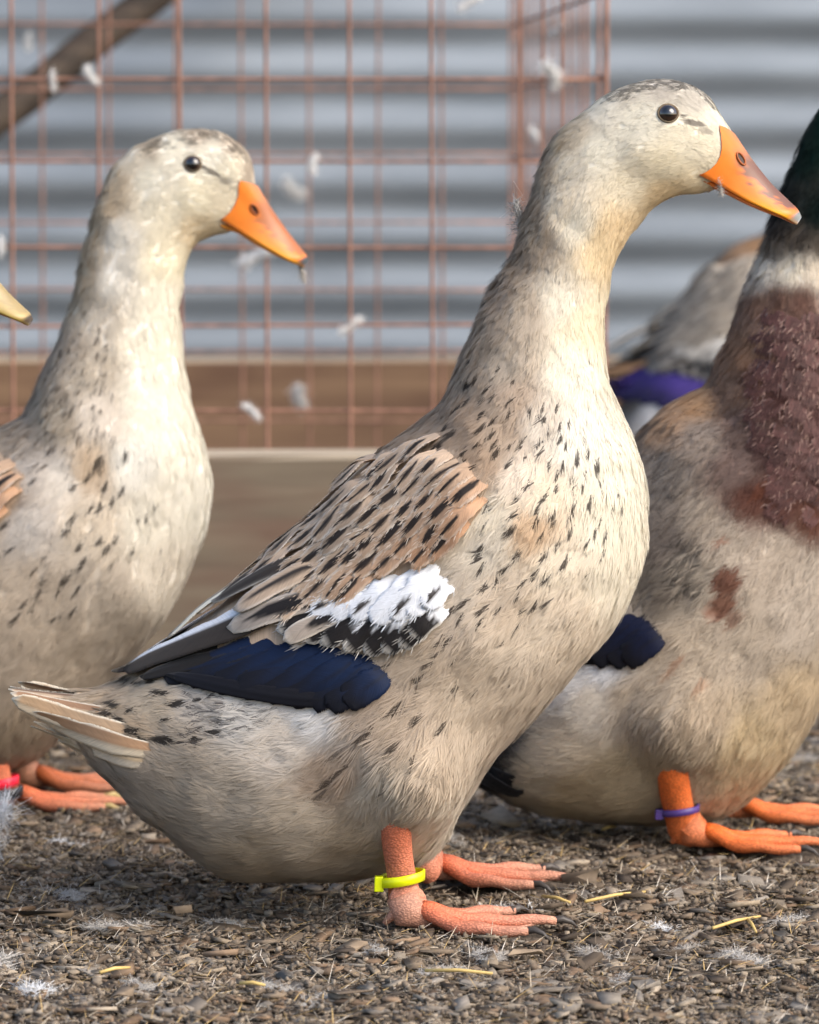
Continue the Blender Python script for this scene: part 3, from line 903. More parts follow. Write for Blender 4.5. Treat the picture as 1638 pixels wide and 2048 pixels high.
def mirror_copy(o):
    c = o.copy(); COL.objects.link(c); c.scale = (1, -1, 1)
    for ch in list(o.children):
        g = ch.copy(); COL.objects.link(g); g.parent = c
    return c

# ---- bill
def build_bill(D, root, rootobj, culmen, tomium, lower, boundary, pal, am=lambda p: p, nostril=(1480, 320)):
    nS, nP = 30, 13
    C = catmull([P(*am(p), D.y) for p in culmen], nS)
    T = catmull([P(*am(p), D.y) for p in tomium], nS)
    Wd = catmull(np.array([[.0120], [.0112], [.0112], [.0122], [.0122], [.0060]]) , nS)[:, 0]
    Bd = catmull(np.array([am(p) for p in boundary], float), nP)
    phi = np.linspace(0, 1, nP)
    s = np.linspace(0, 1, nS)
    half = np.zeros((nS, nP, 3))
    for i in range(nS):
        f = phi ** 1.25
        half[i] = C[i] + (T[i] - C[i]) * f[:, None]
        half[i, :, 1] = D.y - Wd[i] * np.sin(phi * math.pi / 2) ** 0.75
    bp = []
    for k in range(nP):
        p, n, ms = D.surf(Bd[k, 0], Bd[k, 1])
        q = P(Bd[k, 0], Bd[k, 1], p[1]) + n * 0.0012
        if k == 0: q[1] = D.y
        bp.append(q)
    delta = np.array(bp) - half[0]
    dec = np.exp(-(s / 0.17) ** 1.5)
    half += delta[None] * dec[:, None, None]
    half[:, 0, 1] = D.y
    mir = half.copy(); mir[..., 1] = 2 * D.y - mir[..., 1]
    ring = np.concatenate([half[:, ::-1], mir[:, 1:]], 1)          # tomium near .. culmen .. tomium far
    k = ring.shape[1]
    under = ring[:, [0, -1]].mean(1, keepdims=True); 
    ring = np.concatenate([ring, under], 1); k += 1
    V = ring.reshape(-1, 3)
    px, py = D.near_px(V)
    ss = np.repeat(s, k); ph = np.tile(np.concatenate([phi[::-1], phi[1:], [1.0]]), nS)
    c = np.tile(lin(pal['orange']), (len(V), 1))
    yel = smooth(0.66, 0.95, ph) * smooth(0.15, 0.7, ss) * 0.85
    c = c * (1 - yel[:, None]) + lin(pal['yellow']) * yel[:, None]
    nz = vnoise(V, 420, 5)
    dk = (1 - smooth(0.44, 0.60, ph + 0.45 * (nz - 0.5) + 0.2 * np.abs(ss - 0.4))) * smooth(0.10, 0.2, ss) * (1 - smooth(0.68, 0.86, ss)) * pal['dark']
    c = c * (1 - dk[:, None]) + lin((70, 66, 66)) * dk[:, None]
    gp = (1 - smooth(0.10, 0.22, ph)) * (1 - smooth(0.1, 0.3, ss)) * 0.5
    c = c * (1 - gp[:, None]) + lin((150, 120, 100)) * gp[:, None]
    nk = smooth(0.85, 0.90, ss + 0.05 * (1 - ph)) * (1 - smooth(0.6, 1.0, ph) * 0.35)
    c = c * (1 - nk[:, None]) + lin(pal['nail']) * nk[:, None]
    idx = np.arange(nS * k).reshape(nS, k); nx = np.roll(idx, -1, 1)
    F = np.stack([idx[:-1], idx[1:], nx[1:], nx[:-1]], -1).reshape(-1, 4).tolist()
    F = [tuple(q) for q in F] + [tuple(idx[-1].tolist())]
    bill = obj('bill', py_mesh('bill', V - root, F, c), M['bill'], rootobj)
    # lower mandible
    Lw = catmull([P(*am(p), D.y) for p in lower], nS)
    mb = MB(); V2 = []
    sg = 10
    for i in range(nS):
        c0 = (T[i] + Lw[i]) / 2 + np.array([0, 0, 0.0004]); a = (T[i] - Lw[i]) / 2 * 1.25
        w = Wd[i] * 0.93 if i < nS - 2 else Wd[i] * 0.7
        if s[i] < 0.2: w = w + (0.0035) * (1 - s[i] / 0.2)
        for q in range(sg):
            an = 2 * math.pi * q / sg
            V2.append(c0 + a * math.cos(an) + np.array([0, -w * math.sin(an), 0]))
    F2 = [(i * sg + q, (i + 1) * sg + q, (i + 1) * sg + (q + 1) % sg, i * sg + (q + 1) % sg) for i in range(nS - 1) for q in range(sg)]
    F2 += [tuple(range(sg)), tuple((nS - 1) * sg + q for q in range(sg))[::-1]]
    cc = np.tile(lin(pal['lower']), (len(V2), 1))
    obj('lower_mandible', py_mesh('lower_mandible', np.array(V2) - root, F2, cc), M['bill'], bill)
    # nostril: dark slot with raised rim
    npx, npy = am(nostril)
    hx, hy = proj(half.reshape(-1, 3)); dd = (hx - npx) ** 2 + (hy - npy) ** 2
    i0 = dd.argmin(); pc = half.reshape(-1, 3)[i0]
    ii, jj = np.unravel_index(i0, (nS, nP))
    t1 = half[min(ii + 1, nS - 1), jj] - half[max(ii - 1, 0), jj]; t1 /= np.linalg.norm(t1)
    t2 = half[ii, min(jj + 1, nP - 1)] - half[ii, max(jj - 1, 0)]; t2 /= np.linalg.norm(t2)
    nn = np.cross(t1, t2); nn /= np.linalg.norm(nn)
    if nn[1] > 0: nn = -nn
    mb = MB(); ring = []
    for q in range(15):
        an = 2 * math.pi * q / 14
        ring.append(pc + t1 * math.cos(an) * 0.0042 + t2 * math.sin(an) * 0.0021 + nn * 0.0003)
    mb.tube(ring, 0.0007, 6, lin((150, 78, 30)), cap=False)
    disc = [pc + nn * 0.0001] + [p_ for p_ in ring[:-1]]
    mb.add(disc, [(0, 1 + q, 1 + (q + 1) % 14) for q in range(14)], lin((48, 22, 12)))
    mb.v = [tuple(np.array(x) - root) for x in mb.v]
    no = obj('nostril', mb.mesh('nostril'), M['bill'], bill)
    mirror_copy(no)
    return bill

def build_eye(D, root, rootobj, px, py, r=0.0060, ringcol=(116, 102, 84)):
    p, n, ms = D.surf(px, py)
    c = p - n * (r * 0.30)
    V = []; F = []; Cc = []
    a = np.cross(n, [0, 0, 1.0]); a /= np.linalg.norm(a); b_ = np.cross(n, a)
    na, nb = 18, 28
    for i in range(na + 1):
        t = math.pi * i / na
        for j in range(nb):
            f = 2 * math.pi * j / nb
            d = n * math.cos(t) + (a * math.cos(f) + b_ * math.sin(f)) * math.sin(t)
            V.append(c + d * r - root)
            Cc.append(lin((6, 5, 5)) if t < 0.62 else lin((44, 28, 18)))
    for i in range(na):
        for j in range(nb):
            F.append((i * nb + j, i * nb + (j + 1) % nb, (i + 1) * nb + (j + 1) % nb, (i + 1) * nb + j))
    e = obj('eye', py_mesh('eye', V, F, Cc), M['eye'], rootobj)
    mb = MB()
    ring = [p + n * 0.0004 + (a * math.cos(q) * r * 0.98 + b_ * math.sin(q) * r * 0.90) - root for q in np.linspace(0, 2 * math.pi, 25)]
    mb.tube(ring, 0.0007, 6, lin(ringcol), cap=False)
    obj('eyelid', mb.mesh('eyelid'), M['skin'], e)
    mirror_copy(e)
    return e

# ---- legs and webbed feet
FOOT_PTS = []
def clear_of_feet(x, y, r=0.008):
    fp = np.array(FOOT_PTS); keep = np.ones(len(x), bool)
    for s_ in range(0, len(x), 20000):
        d2 = (x[s_:s_ + 20000, None] - fp[None, :, 0]) ** 2 + (y[s_:s_ + 20000, None] - fp[None, :, 1]) ** 2
        keep[s_:s_ + 20000] = d2.min(1) > r * r
    return keep
def build_leg(root, rootobj, path_px, half_px, Yl, ground_xy, heading, size, orange, pink, band=None, claw='claw', splay=0.40, seed=0, Ytop=None):
    """shank as a tapered, knuckled tube; then foot with three toes, webs, hind toe and claws"""
    R = np.random.default_rng(seed)
    Yt = Yl if Ytop is None else Ytop
    pts = [P(x, y, Yt + (Yl - Yt) * k / (len(path_px) - 1)) for k, (x, y) in enumerate(path_px)]
    if Ytop is not None: pts[0][1] += 0.012
    gx_, gy_ = ground_xy
    ank = np.array([gx_, gy_, 0.018 * size])
    pts[-1] = ank
    n = 26
    pth = catmull(pts, n)
    rad = catmull(np.array(half_px, float)[:, None], n)[:, 0] / FPX * Yl
    mb = MB()
    t = np.linspace(0, 1, n)
    col = lin(orange) * (1 - t[:, None] * 0.7) + lin(pink) * t[:, None] * 0.7
    mb.tube(pth - root, rad, 18, col, flat=0.92)
    leg = obj('leg', mb.mesh('leg'), M['leg'], rootobj)
    # foot
    mb = MB()
    tl = [0.066 * size, 0.078 * size, 0.070 * size]      # near, middle, far toes
    angs = [heading - splay, heading, heading + splay]
    start = ank + np.array([math.cos(heading), math.sin(heading), 0]) * 0.008 * size
    lines = []; claws = []
    for k in range(3):
        d = np.array([math.cos(angs[k]), math.sin(angs[k]), 0]); sdv = np.array([-d[1], d[0], 0])
        nt = 14
        tt = np.linspace(0, 1, nt)
        bend = (0.006 * np.sin(tt * math.pi)) * (1 if k == 2 else -1 if k == 0 else 0)
        z = 0.0075 * size * (1 - smooth(0, 0.40, tt)) + 0.0072 * size + 0.0012 * np.sin(tt * 8 + k) ** 2 * smooth(0.2, 0.5, tt)
        path = start + d * (tt * tl[k])[:, None] + sdv * bend[:, None]
        path[:, 2] = z - 0.001 - 0.0016 * tt
        r = (0.0030 * (1 - tt) ** 0.8 + 0.0030) * size * (1 + 0.07 * np.sin(tt * 17 + k))
        cc = lin(orange)[None] * (1 - tt[:, None]) + lin(pink)[None] * tt[:, None]
        mb.tube(path - root, r, 10, cc, flat=0.85)
        lines.append(path); claws.append((path[-1], d, r[-1]))
    # ankle pad and hind toe
    back = -np.array([math.cos(heading), math.sin(heading), 0])
    mb.tube(np.array([ank + back * 0.004 + np.array([0, 0, .004]), ank + np.array([0, 0, -.006]), start + np.array([0, 0, -.008]), start - back * 0.012 + np.array([0, 0, -.011])]) - root, np.array([.0090, .0104, .0080, .0045]) * size, 14, lin(pink) * 0.9, flat=0.9)
    mb.tube(np.array([ank + back * 0.005 + np.array([0, 0, -.002]), ank + back * 0.009 + np.array([0, 0.002, -.008]), ank + back * 0.014 + np.array([0, 0.003, -.013])]) - root, np.array([.0040, .0030, .0016]) * size, 8, lin(pink))
    # webs: thin sheets with thickness, scalloped front edge, sagging between toes
    for k in (0, 1):
        A, B_ = lines[k], lines[k + 1]
        nw = 8; rows_ = 13
        top = []
        for i in range(1, rows_):
            f = i / (rows_ - 1)
            for j in range(nw + 1):
                g = j / nw
                ff = f * (1 - 0.22 * math.sin(math.pi * g) * f) * 0.90
                ia = ff * (len(A) - 1); i0 = min(int(ia), len(A) - 2); fr = ia - i0
                a_ = A[i0] * (1 - fr) + A[i0 + 1] * fr; b2 = B_[i0] * (1 - fr) + B_[i0 + 1] * fr
                p = a_ * (1 - g) + b2 * g
                p = p + np.array([0, 0, -0.0018 * math.sin(math.pi * g) + 0.0010 * math.sin(g * 14 + f * 6) - 0.0008])
                p[2] = max(p[2], 0.003)
                top.append(p)
        top = np.array(top); m_ = len(top)
        bot = top - np.array([0, 0, 0.0016])
        Vw = np.vstack([top, bot]) - root; W = nw + 1; Fw = []
        for i in range(rows_ - 2):
            for j in range(nw):
                q = (i * W + j, i * W + j + 1, (i + 1) * W + j + 1, (i + 1) * W + j)
                Fw.append(q); Fw.append(tuple(x + m_ for x in q[::-1]))
        lr = (rows_ - 2) * W
        for j in range(nw): Fw.append((lr + j, lr + j + 1, lr + j + 1 + m_, lr + j + m_))
        fcol = np.linspace(0, 1, rows_ - 1).repeat(W)[:, None]
        cw = lin(orange) * (1 - fcol) * 0.95 + lin(pink) * fcol * 0.9
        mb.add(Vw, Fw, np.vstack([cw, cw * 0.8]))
    for k in (0, 1):
        for q in np.linspace(0, 1, 5):
            FOOT_PTS.extend([(p_[0], p_[1]) for p_ in (lines[k] * (1 - q) + lines[k + 1] * q)])
    FOOT_PTS.append((ank[0], ank[1]))
    foot = obj('foot', mb.mesh('foot'), M['leg'], rootobj)
    for p, d, r in claws:
        q = MB()
        q.tube(np.array([p - d * .003, p + d * .004 + np.array([0, 0, .001]), p + d * .009 - np.array([0, 0, .0008]), p + d * .0135 - np.array([0, 0, .0045])]) - root, [r * .85, r * .75, r * .5, r * .12], 8)
        obj('claw', q.mesh('claw'), M[claw], foot)
    if band:
        bc, tilt, hgt, rr, tb, tabcol = band
        i = int(tb * (n - 1)); c0 = pth[i]
        nb = 36
        V = []; F = []; seg = 6
        sec = [(-.5, 0), (-.45, 1), (.45, 1), (.5, 0), (.45, -.2), (-.45, -.2)]
        for q in range(nb):
            an = 2 * math.pi * q / nb
            dr = np.array([math.cos(an), math.sin(an), 0])
            for (hh, oo) in sec:
                p = c0 + dr * (rr + oo * 0.0012) + np.array([0, 0, hh * hgt + math.cos(an) * math.tan(tilt) * rr])
                V.append(p - root)
        for q in range(nb):
            for k in range(seg):
                F.append((q * seg + k, ((q + 1) % nb) * seg + k, ((q + 1) % nb) * seg + (k + 1) % seg, q * seg + (k + 1) % seg))
        bo = obj('leg_band', py_mesh('leg_band', V, F, smooth_shade=True), M[bc], leg)
        if tabcol:
            # clasp block at the rear of the ring
            an = math.pi * 1.10
            cpos = c0 + np.array([math.cos(an), math.sin(an), 0]) * (rr + 0.0016) + np.array([0, 0, math.cos(an) * math.tan(tilt) * rr - 0.0006]) - root
            hx, hy, hz = 0.0028, 0.0030, hgt * 0.72
            Vb = [(cpos[0] + sx * hx * (1 - .12 * (sz > 0)), cpos[1] + sy * hy, cpos[2] + sz * hz) for sz in (-1, 1) for sy in (-1, 1) for sx in (-1, 1)]
            Fb = [(0, 2, 3, 1), (4, 5, 7, 6), (0, 1, 5, 4), (2, 6, 7, 3), (0, 4, 6, 2), (1, 3, 7, 5)]
            ob = obj('clasp', py_mesh('clasp', Vb, Fb, smooth_shade=False), M[bc], leg)
            bv = ob.modifiers.new('bevel', 'BEVEL'); bv.width = 0.0006; bv.segments = 2
    return leg, foot

M['band_yellow'] = plain_mat('band_yellow', (214, 224, 8), rough=0.35, var=0.04)
M['band_purple'] = plain_mat('band_purple', (78, 58, 124), rough=0.4, var=0.06)
M['band_red'] = plain_mat('band_red', (238, 40, 66), rough=0.35, var=0.05)
M['band_black'] = plain_mat('band_black', (34, 34, 38), rough=0.4, var=0.1)

def duck_root(name, x, y, label, group='ducks in the pen'):
    o = bpy.data.objects.new(name, None); COL.objects.link(o)
    o.location = (x, y, 0); o.empty_display_size = 0.05
    tag(o, label, 'duck', group)
    return o, np.array([x, y, 0.0])

# ================================================================== main duck
MAIN_Y = 2.52
CH = [(150,1388,150,1462),(205,1380,195,1530),(262,1354,245,1580),(330,1303,290,1632),(400,1252,345,1675),(465,1193,415,1726),(530,1131,500,1752),(600,1074,600,1758),
 (662,1008,748,1749),(714,952,868,1704),(772,905,922,1612),(828,864,985,1518),(858,836,1065,1440),(882,808,1140,1348),(896,780,1204,1280),(908,755,1250,1205),(918,728,1283,1115),
 (926,700,1297,1025),(938,668,1288,955),(952,636,1262,880),(968,600,1232,810),(985,572,1214,745),(1003,545,1207,690),(1022,515,1208,640),(1036,482,1213,585),(1047,450,1225,530),
 (1058,408,1245,488),(1070,370,1270,455),(1084,330,1302,422),(1102,288,1335,402),(1130,258,1365,391),(1160,232,1388,387),(1192,205,1405,384),(1226,180,1418,380),(1268,163,1428,376),
 (1312,156,1436,368),(1355,161,1442,355),(1395,179,1447,340),(1425,207,1452,325),(1448,244,1458,308),(1464,268,1466,290)]
WD = [.030,.042,.052,.060,.067,.073,.078,.081,.084,.086,.087,.086,.085,.083,.081,.078,.074,.068,.061,.054,.047,.041,.036,.033,.031,.029,.027,.0258,.0250,.0246,.0246,.0246,.0243,.0238,.0230,.0218,.0196,.0168,.0136,.0105,.0065]
BUMPS = [(822,1545,92,.020),(690,1500,90,.004),(980,1010,110,.005),(1320,310,60,.003),(1180,420,50,.0015)]
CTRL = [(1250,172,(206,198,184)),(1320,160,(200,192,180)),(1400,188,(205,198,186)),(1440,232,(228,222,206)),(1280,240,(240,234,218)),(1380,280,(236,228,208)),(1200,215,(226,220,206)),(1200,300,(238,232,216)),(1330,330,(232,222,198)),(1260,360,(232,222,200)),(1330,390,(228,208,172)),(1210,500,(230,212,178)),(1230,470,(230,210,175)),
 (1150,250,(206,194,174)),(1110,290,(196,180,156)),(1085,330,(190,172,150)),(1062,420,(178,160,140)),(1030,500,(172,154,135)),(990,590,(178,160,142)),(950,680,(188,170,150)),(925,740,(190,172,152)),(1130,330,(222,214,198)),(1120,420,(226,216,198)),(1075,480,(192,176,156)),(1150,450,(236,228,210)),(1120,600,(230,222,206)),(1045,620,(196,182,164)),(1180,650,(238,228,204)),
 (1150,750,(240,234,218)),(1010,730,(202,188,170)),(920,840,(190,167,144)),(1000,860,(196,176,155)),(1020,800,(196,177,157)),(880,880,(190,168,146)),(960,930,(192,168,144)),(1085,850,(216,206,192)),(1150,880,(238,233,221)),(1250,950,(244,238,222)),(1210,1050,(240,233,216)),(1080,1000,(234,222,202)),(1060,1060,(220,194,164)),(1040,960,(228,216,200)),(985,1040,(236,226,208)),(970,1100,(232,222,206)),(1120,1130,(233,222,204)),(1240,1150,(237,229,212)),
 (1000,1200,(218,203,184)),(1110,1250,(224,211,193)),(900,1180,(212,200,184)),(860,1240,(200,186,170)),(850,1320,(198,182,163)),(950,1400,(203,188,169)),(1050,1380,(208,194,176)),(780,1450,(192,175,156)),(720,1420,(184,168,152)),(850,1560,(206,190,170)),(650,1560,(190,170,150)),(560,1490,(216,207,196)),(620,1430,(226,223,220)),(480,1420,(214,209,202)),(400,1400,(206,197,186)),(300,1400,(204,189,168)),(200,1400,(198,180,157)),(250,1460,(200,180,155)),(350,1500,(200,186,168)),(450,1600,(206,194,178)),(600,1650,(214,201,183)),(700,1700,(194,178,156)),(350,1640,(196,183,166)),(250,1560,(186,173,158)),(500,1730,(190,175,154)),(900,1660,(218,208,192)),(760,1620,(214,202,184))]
FLOW = [(1430,215,-.75,-.65),(1400,300,-1,-.15),(1300,160,-1,.1),(1220,190,-.9,.45),(1300,320,-1,.3),(1150,260,-.75,.7),(1200,330,-.85,.6),(1100,320,-.35,.95),(1320,395,-1,.15),(1180,420,-.35,.95),(1120,500,-.22,1),(1210,560,-.15,1),(1060,600,-.35,.95),(1190,680,-.05,1),(1050,720,-.35,.95),(960,720,-.45,.9),(900,850,-.72,.7),(1000,860,-.55,.83),(1120,850,-.25,1),(1230,900,.02,1),(1285,1010,-.05,1),(1150,1000,-.35,.94),(1050,1050,-.6,.8),(950,1000,-.72,.7),(750,1050,-.75,.68),(1220,1180,-.4,.92),(1100,1200,-.65,.76),(950,1250,-.75,.66),(1000,1420,-.7,.72),(850,1330,-.8,.6),(780,1480,-.75,.66),(700,1560,-.6,.8),(850,1580,-.45,.9),(900,1660,-.1,1),(770,1640,-.2,1),(560,1430,-1,.25),(450,1420,-1,-.05),(300,1410,-1,-.02),(180,1410,-1,-.15),(250,1520,-1,-.5),(330,1600,-.95,-.45),(450,1650,-1,-.1),(600,1600,-.95,.2),(600,1730,-1,.1),(720,1710,-.8,.3)]
LENS = [(1440,230,4.5,.10),(1300,170,6,.12),(1330,320,6.5,.10),(1200,320,8,.14),(1100,320,8,.30),(1060,450,8,.34),(1180,480,8,.12),(1000,560,9,.34),(1120,600,9,.13),(1200,650,9,.12),(940,720,10,.26),(1050,750,11,.14),(1180,800,12,.10),(900,850,13,.16),(1000,880,13,.13),(1150,950,14,.10),(1270,1000,13,.12),(1050,1080,16,.12),(1200,1150,15,.11),(950,1250,18,.12),(1050,1350,17,.11),(820,1400,22,.13),(720,1450,24,.14),(850,1560,20,.15),(900,1660,17,.18),(780,1630,16,.16),(560,1450,17,.12),(420,1420,14,.12),(300,1400,14,.10),(200,1430,15,.10),(300,1560,17,.12),(450,1640,20,.12),(600,1700,20,.13)]
def dz_(lst, sc, ox, oy, ln, wd, s=0.92):
    return [(x / sc + ox, y / sc + oy, ln * (t if len(q) else 1), wd * (t if len(q) else 1), s) for (x, y, *q) in lst for t in [q[0] if q else 1.0]]
D2 = [(775,135),(820,180),(730,165),(745,160),(800,230),(690,265),(640,345),(730,240),(850,215,.8),(925,230),(800,290,1.2),(850,320),(920,290),(940,150,.8),(870,95,.7),(745,60,.7),(660,380,1.7),(605,430,1.8),(585,485,2.2),(800,350,1.3),(840,385),(775,430,1.2),(850,430,1.2),(720,460),(710,500),(860,465,1.6),(925,430),(985,400),(975,430),(925,505,1.3),(745,535,1.2),(660,530),(1015,275),(1050,310,1.1),(1080,310,1.1),(1070,265,.8),(1135,265,.8),(1190,330,.8),(1150,350),(1095,380),(1055,420),(1060,460),(995,480),(1150,400),(1175,430,.8),(1255,400,.7),(1225,490,1.3),(1275,470),(1315,520,1.5),(1100,510),(1160,520),(1135,560),(1200,580),(1250,610),(1265,560,.8),(1330,600),(1280,690,1.3),(1205,625),(1130,625,1.2),(1075,660,1.1),(1000,610),(960,660,1.1),(1050,705,1.2),(1210,695,1.2),(1115,740,1.4),(1195,750,1.3),(945,730,1.2),(1040,775,1.3),(930,800,1.8),(1110,785,.9),(1065,830,1.1),(1195,810,1.2),(1140,865,1.2),(1350,830,.8),(1305,820),(1270,860),(1330,760,.8),(820,710,1.2),(805,790),(795,885,1.5),(785,925,1.4),(960,915,1.6),(1075,925,1.3),(1165,955,1.3),(900,975,1.3),(795,980,1.2),(1030,1005,1.3),(1085,1020,1.2),(980,1040,1.1),(870,1030,1.4),(960,1095),(1085,1125),(1035,1140),(975,1160),(1340,915,.8),(1270,1000,.7),(810,1060,1.3),(560,1115,1.9),(720,1125,1.4),(660,1165,1.3),(800,1160,1.2),(880,1150),(790,1210,1.3),(960,1235,.9),(640,1300,1.2),(1410,640,.6),(1425,710,.7),(1380,720,.8)]
DASH = dz_(D2, 2.2135, 600, 700, 10.5, 3.9, 0.88)
DASH += [(x, y, 14 * t, 4.6 * t, .85) for (x, y, t) in [(870,1310,.9),(855,1330,.9),(830,1362,1.2),(785,1425,1.5),(725,1475,1.6),(785,1497,1.3),(880,1460,1.0),(832,1442,1.3),(905,1385,.9),(950,1385,.6),(745,1350,1.2),(770,1335,1.0),(820,1540,1.0),(765,1585,.7),(920,1240,.8),(880,1285,.8),(1000,1290,.7),(905,1325,.7)]]
DASH += [(660,1560,46,4,.75),(672,1510,30,4,.5),(640,1590,24,4,.6),(750,1300,26,3.5,.5),(735,1360,34,3.5,.5),(890,1165,22,4,.45)]
DASH += [(1388,246,26,7,.75,(120,110,102)),(1412,262,16,7,.5,(140,130,118)),(1366,232,8,4,.7,(110,100,92)),(1322,250,8,3,.25,(120,110,104))]
DASH += [(x, y, 12 * t, 5.5 * t, .9, (40, 36, 36)) for (x, y, t) in [(352,1408,1.5),(310,1385,1.2),(328,1387,1.0),(392,1400,1),(425,1388,1),(300,1362,1),(272,1366,1.1),(245,1360,1.2),(185,1416,1.2),(210,1428,1.4),(258,1420,.8),(262,1462,1.4),(320,1480,1.6),(335,1482,1.3),(390,1478,1.2),(425,1466,1.1),(285,1481,1.1),(222,1408,1.3),(240,1440,1.0),(330,1440,.8)]]
_r = np.random.default_rng(3)
for _ in range(150):
    x, y = _r.uniform(360, 560), _r.uniform(1360, 1490)
    if 1345 + 0.12 * (x - 260) < y < 1500 - 0.25 * (x - 360):
        DASH.append((x, y, _r.uniform(4, 8), _r.uniform(2, 3.6), _r.uniform(.45, .9) * (1 - .5 * smooth(470, 560, x)), (62, 58, 62)))
for _ in range(60):
    x, y = _r.uniform(230, 480), _r.uniform(1500, 1680)
    DASH.append((x, y, _r.uniform(10, 20), _r.uniform(1.2, 2.0), _r.uniform(.2, .5), (96, 84, 74)))
for _ in range(70):
    x, y = _r.uniform(900, 1060), _r.uniform(620, 800)
    if x > 940 - (y - 680) * .25 + 8 and x < 1080 - (y - 620) * .3 + 40:
        DASH.append((x, y, _r.uniform(3, 6), _r.uniform(1.6, 2.6), _r.uniform(.3, .6), (100, 88, 78)))
STREAKS = [([(1200,200),(1240,172),(1312,150),(1380,162),(1425,200),(1448,240),(1430,222),(1395,190),(1330,176),(1270,188),(1225,212)], .55, .62)]

main_root, R0 = duck_root('duck', float(P(800, 1600, MAIN_Y)[0]), MAIN_Y, 'cream and fawn speckled duck with yellow leg band, standing upright with dark blue wing patch', 'ducks in the pen')
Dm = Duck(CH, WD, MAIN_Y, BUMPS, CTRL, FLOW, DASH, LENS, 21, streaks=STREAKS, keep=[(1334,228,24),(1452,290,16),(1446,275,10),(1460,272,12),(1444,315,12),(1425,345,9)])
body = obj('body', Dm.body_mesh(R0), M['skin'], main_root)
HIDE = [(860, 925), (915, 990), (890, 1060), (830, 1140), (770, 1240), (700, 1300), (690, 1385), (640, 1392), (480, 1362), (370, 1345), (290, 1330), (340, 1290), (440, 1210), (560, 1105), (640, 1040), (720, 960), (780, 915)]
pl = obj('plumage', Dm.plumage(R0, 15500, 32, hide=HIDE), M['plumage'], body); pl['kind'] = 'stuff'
PAL = dict(blue=(5, 29, 60), blue_dark=(6, 10, 20), bar_white=(226, 228, 232), bar_black=(30, 26, 25), bar_edge=(214, 208, 198), streak=(46, 38, 34), tan=(188, 164, 140), rufous=(184, 138, 104), edge=(228, 217, 202), grey=(158, 146, 134), tert=(54, 47, 42), cream=(232, 226, 208))
IDM = (1.0, 0, 0, 0, 0)
build_wing(Dm, R0, main_root, PAL, IDM)

def tail_set(D, root, rootobj, am, sc, pal, lines):
    for k, (line, wd, h, a, b_, yo) in enumerate(lines):
        pt = pat_split(a, b_, 0.2, edge=pal['cream'])
        me = vane_mesh(D, root, [am(p) for p in line], wd * sc, h - 0.0016, pt, seed=70 + k, name='tail_feather', taper=0.35, tipr=0.22, rise=0.0022, camber=0.06, yoff=yo, bury=0.009)
        o = obj('tail_feather', me, M['vane'], rootobj)
        mirror_copy(o)
TAIL = [([(300, 1412), (150, 1398), (16, 1385)], 26, .0012, (196, 172, 146), (120, 96, 78), .004), ([(310, 1440), (160, 1420), (22, 1391)], 34, .0016, (206, 184, 156), (150, 118, 92), .0),
        ([(330, 1478), (190, 1452), (30, 1396)], 44, .0020, (214, 196, 170), (190, 160, 128), -.002), ([(350, 1510), (210, 1478), (70, 1418)], 46, .0024, (216, 200, 174), (176, 140, 108), -.004),
        ([(340, 1535), (230, 1508), (110, 1450)], 40, .0018, (214, 200, 178), (190, 168, 138), -.003), ([(290, 1540), (180, 1500), (66, 1450)], 24, .0012, (220, 210, 186), (200, 184, 156), .002), ([(320, 1560), (220, 1530), (120, 1478)], 22, .0010, (216, 204, 180), (180, 160, 132), .0)]
tail_set(Dm, R0, main_root, lambda p: p, 1.0, PAL, TAIL)

CUL = [(1466,268),(1506,322),(1545,369),(1577,400),(1596,419),(1603,434)]
TOM = [(1398,349),(1440,372),(1487,399),(1526,417),(1561,432),(1592,449)]
LOW = [(1404,370),(1440,383),(1487,407),(1526,424),(1561,437),(1586,449)]
BND = [(1468,270),(1453,259),(1437,252),(1439,265),(1441,285),(1440,305),(1431,325),(1415,340),(1397,348)]
BPAL = dict(orange=(228, 122, 40), yellow=(236, 168, 30), dark=0.85, nail=(128, 130, 128), lower=(196, 104, 30))
build_bill(Dm, R0, main_root, CUL, TOM, LOW, BND, BPAL)
build_eye(Dm, R0, main_root, 1336, 227)

def gxy(px, py):
    q = G(px, py); return float(q[0]), float(q[1])
ORG, PNK = (212, 112, 76), (198, 144, 120)
build_leg(R0, main_root, [(790,1570),(791,1632),(794,1690),(802,1745),(810,1795),(816,1840)], [31,32,30,29,34,40], 2.475, gxy(816, 1866), math.radians(8), 1.02, ORG, PNK, band=('band_yellow', 0.17, 0.0062, 0.0125, 0.66, True), seed=1, Ytop=2.445, splay=0.55)
build_leg(R0, main_root, [(850,1600),(850,1640),(850,1680),(852,1715),(856,1740),(858,1760)], [30,30,28,27,28,30], 2.60, gxy(858, 1768), math.radians(-4), 1.02, ORG, PNK, seed=2, splay=0.5)

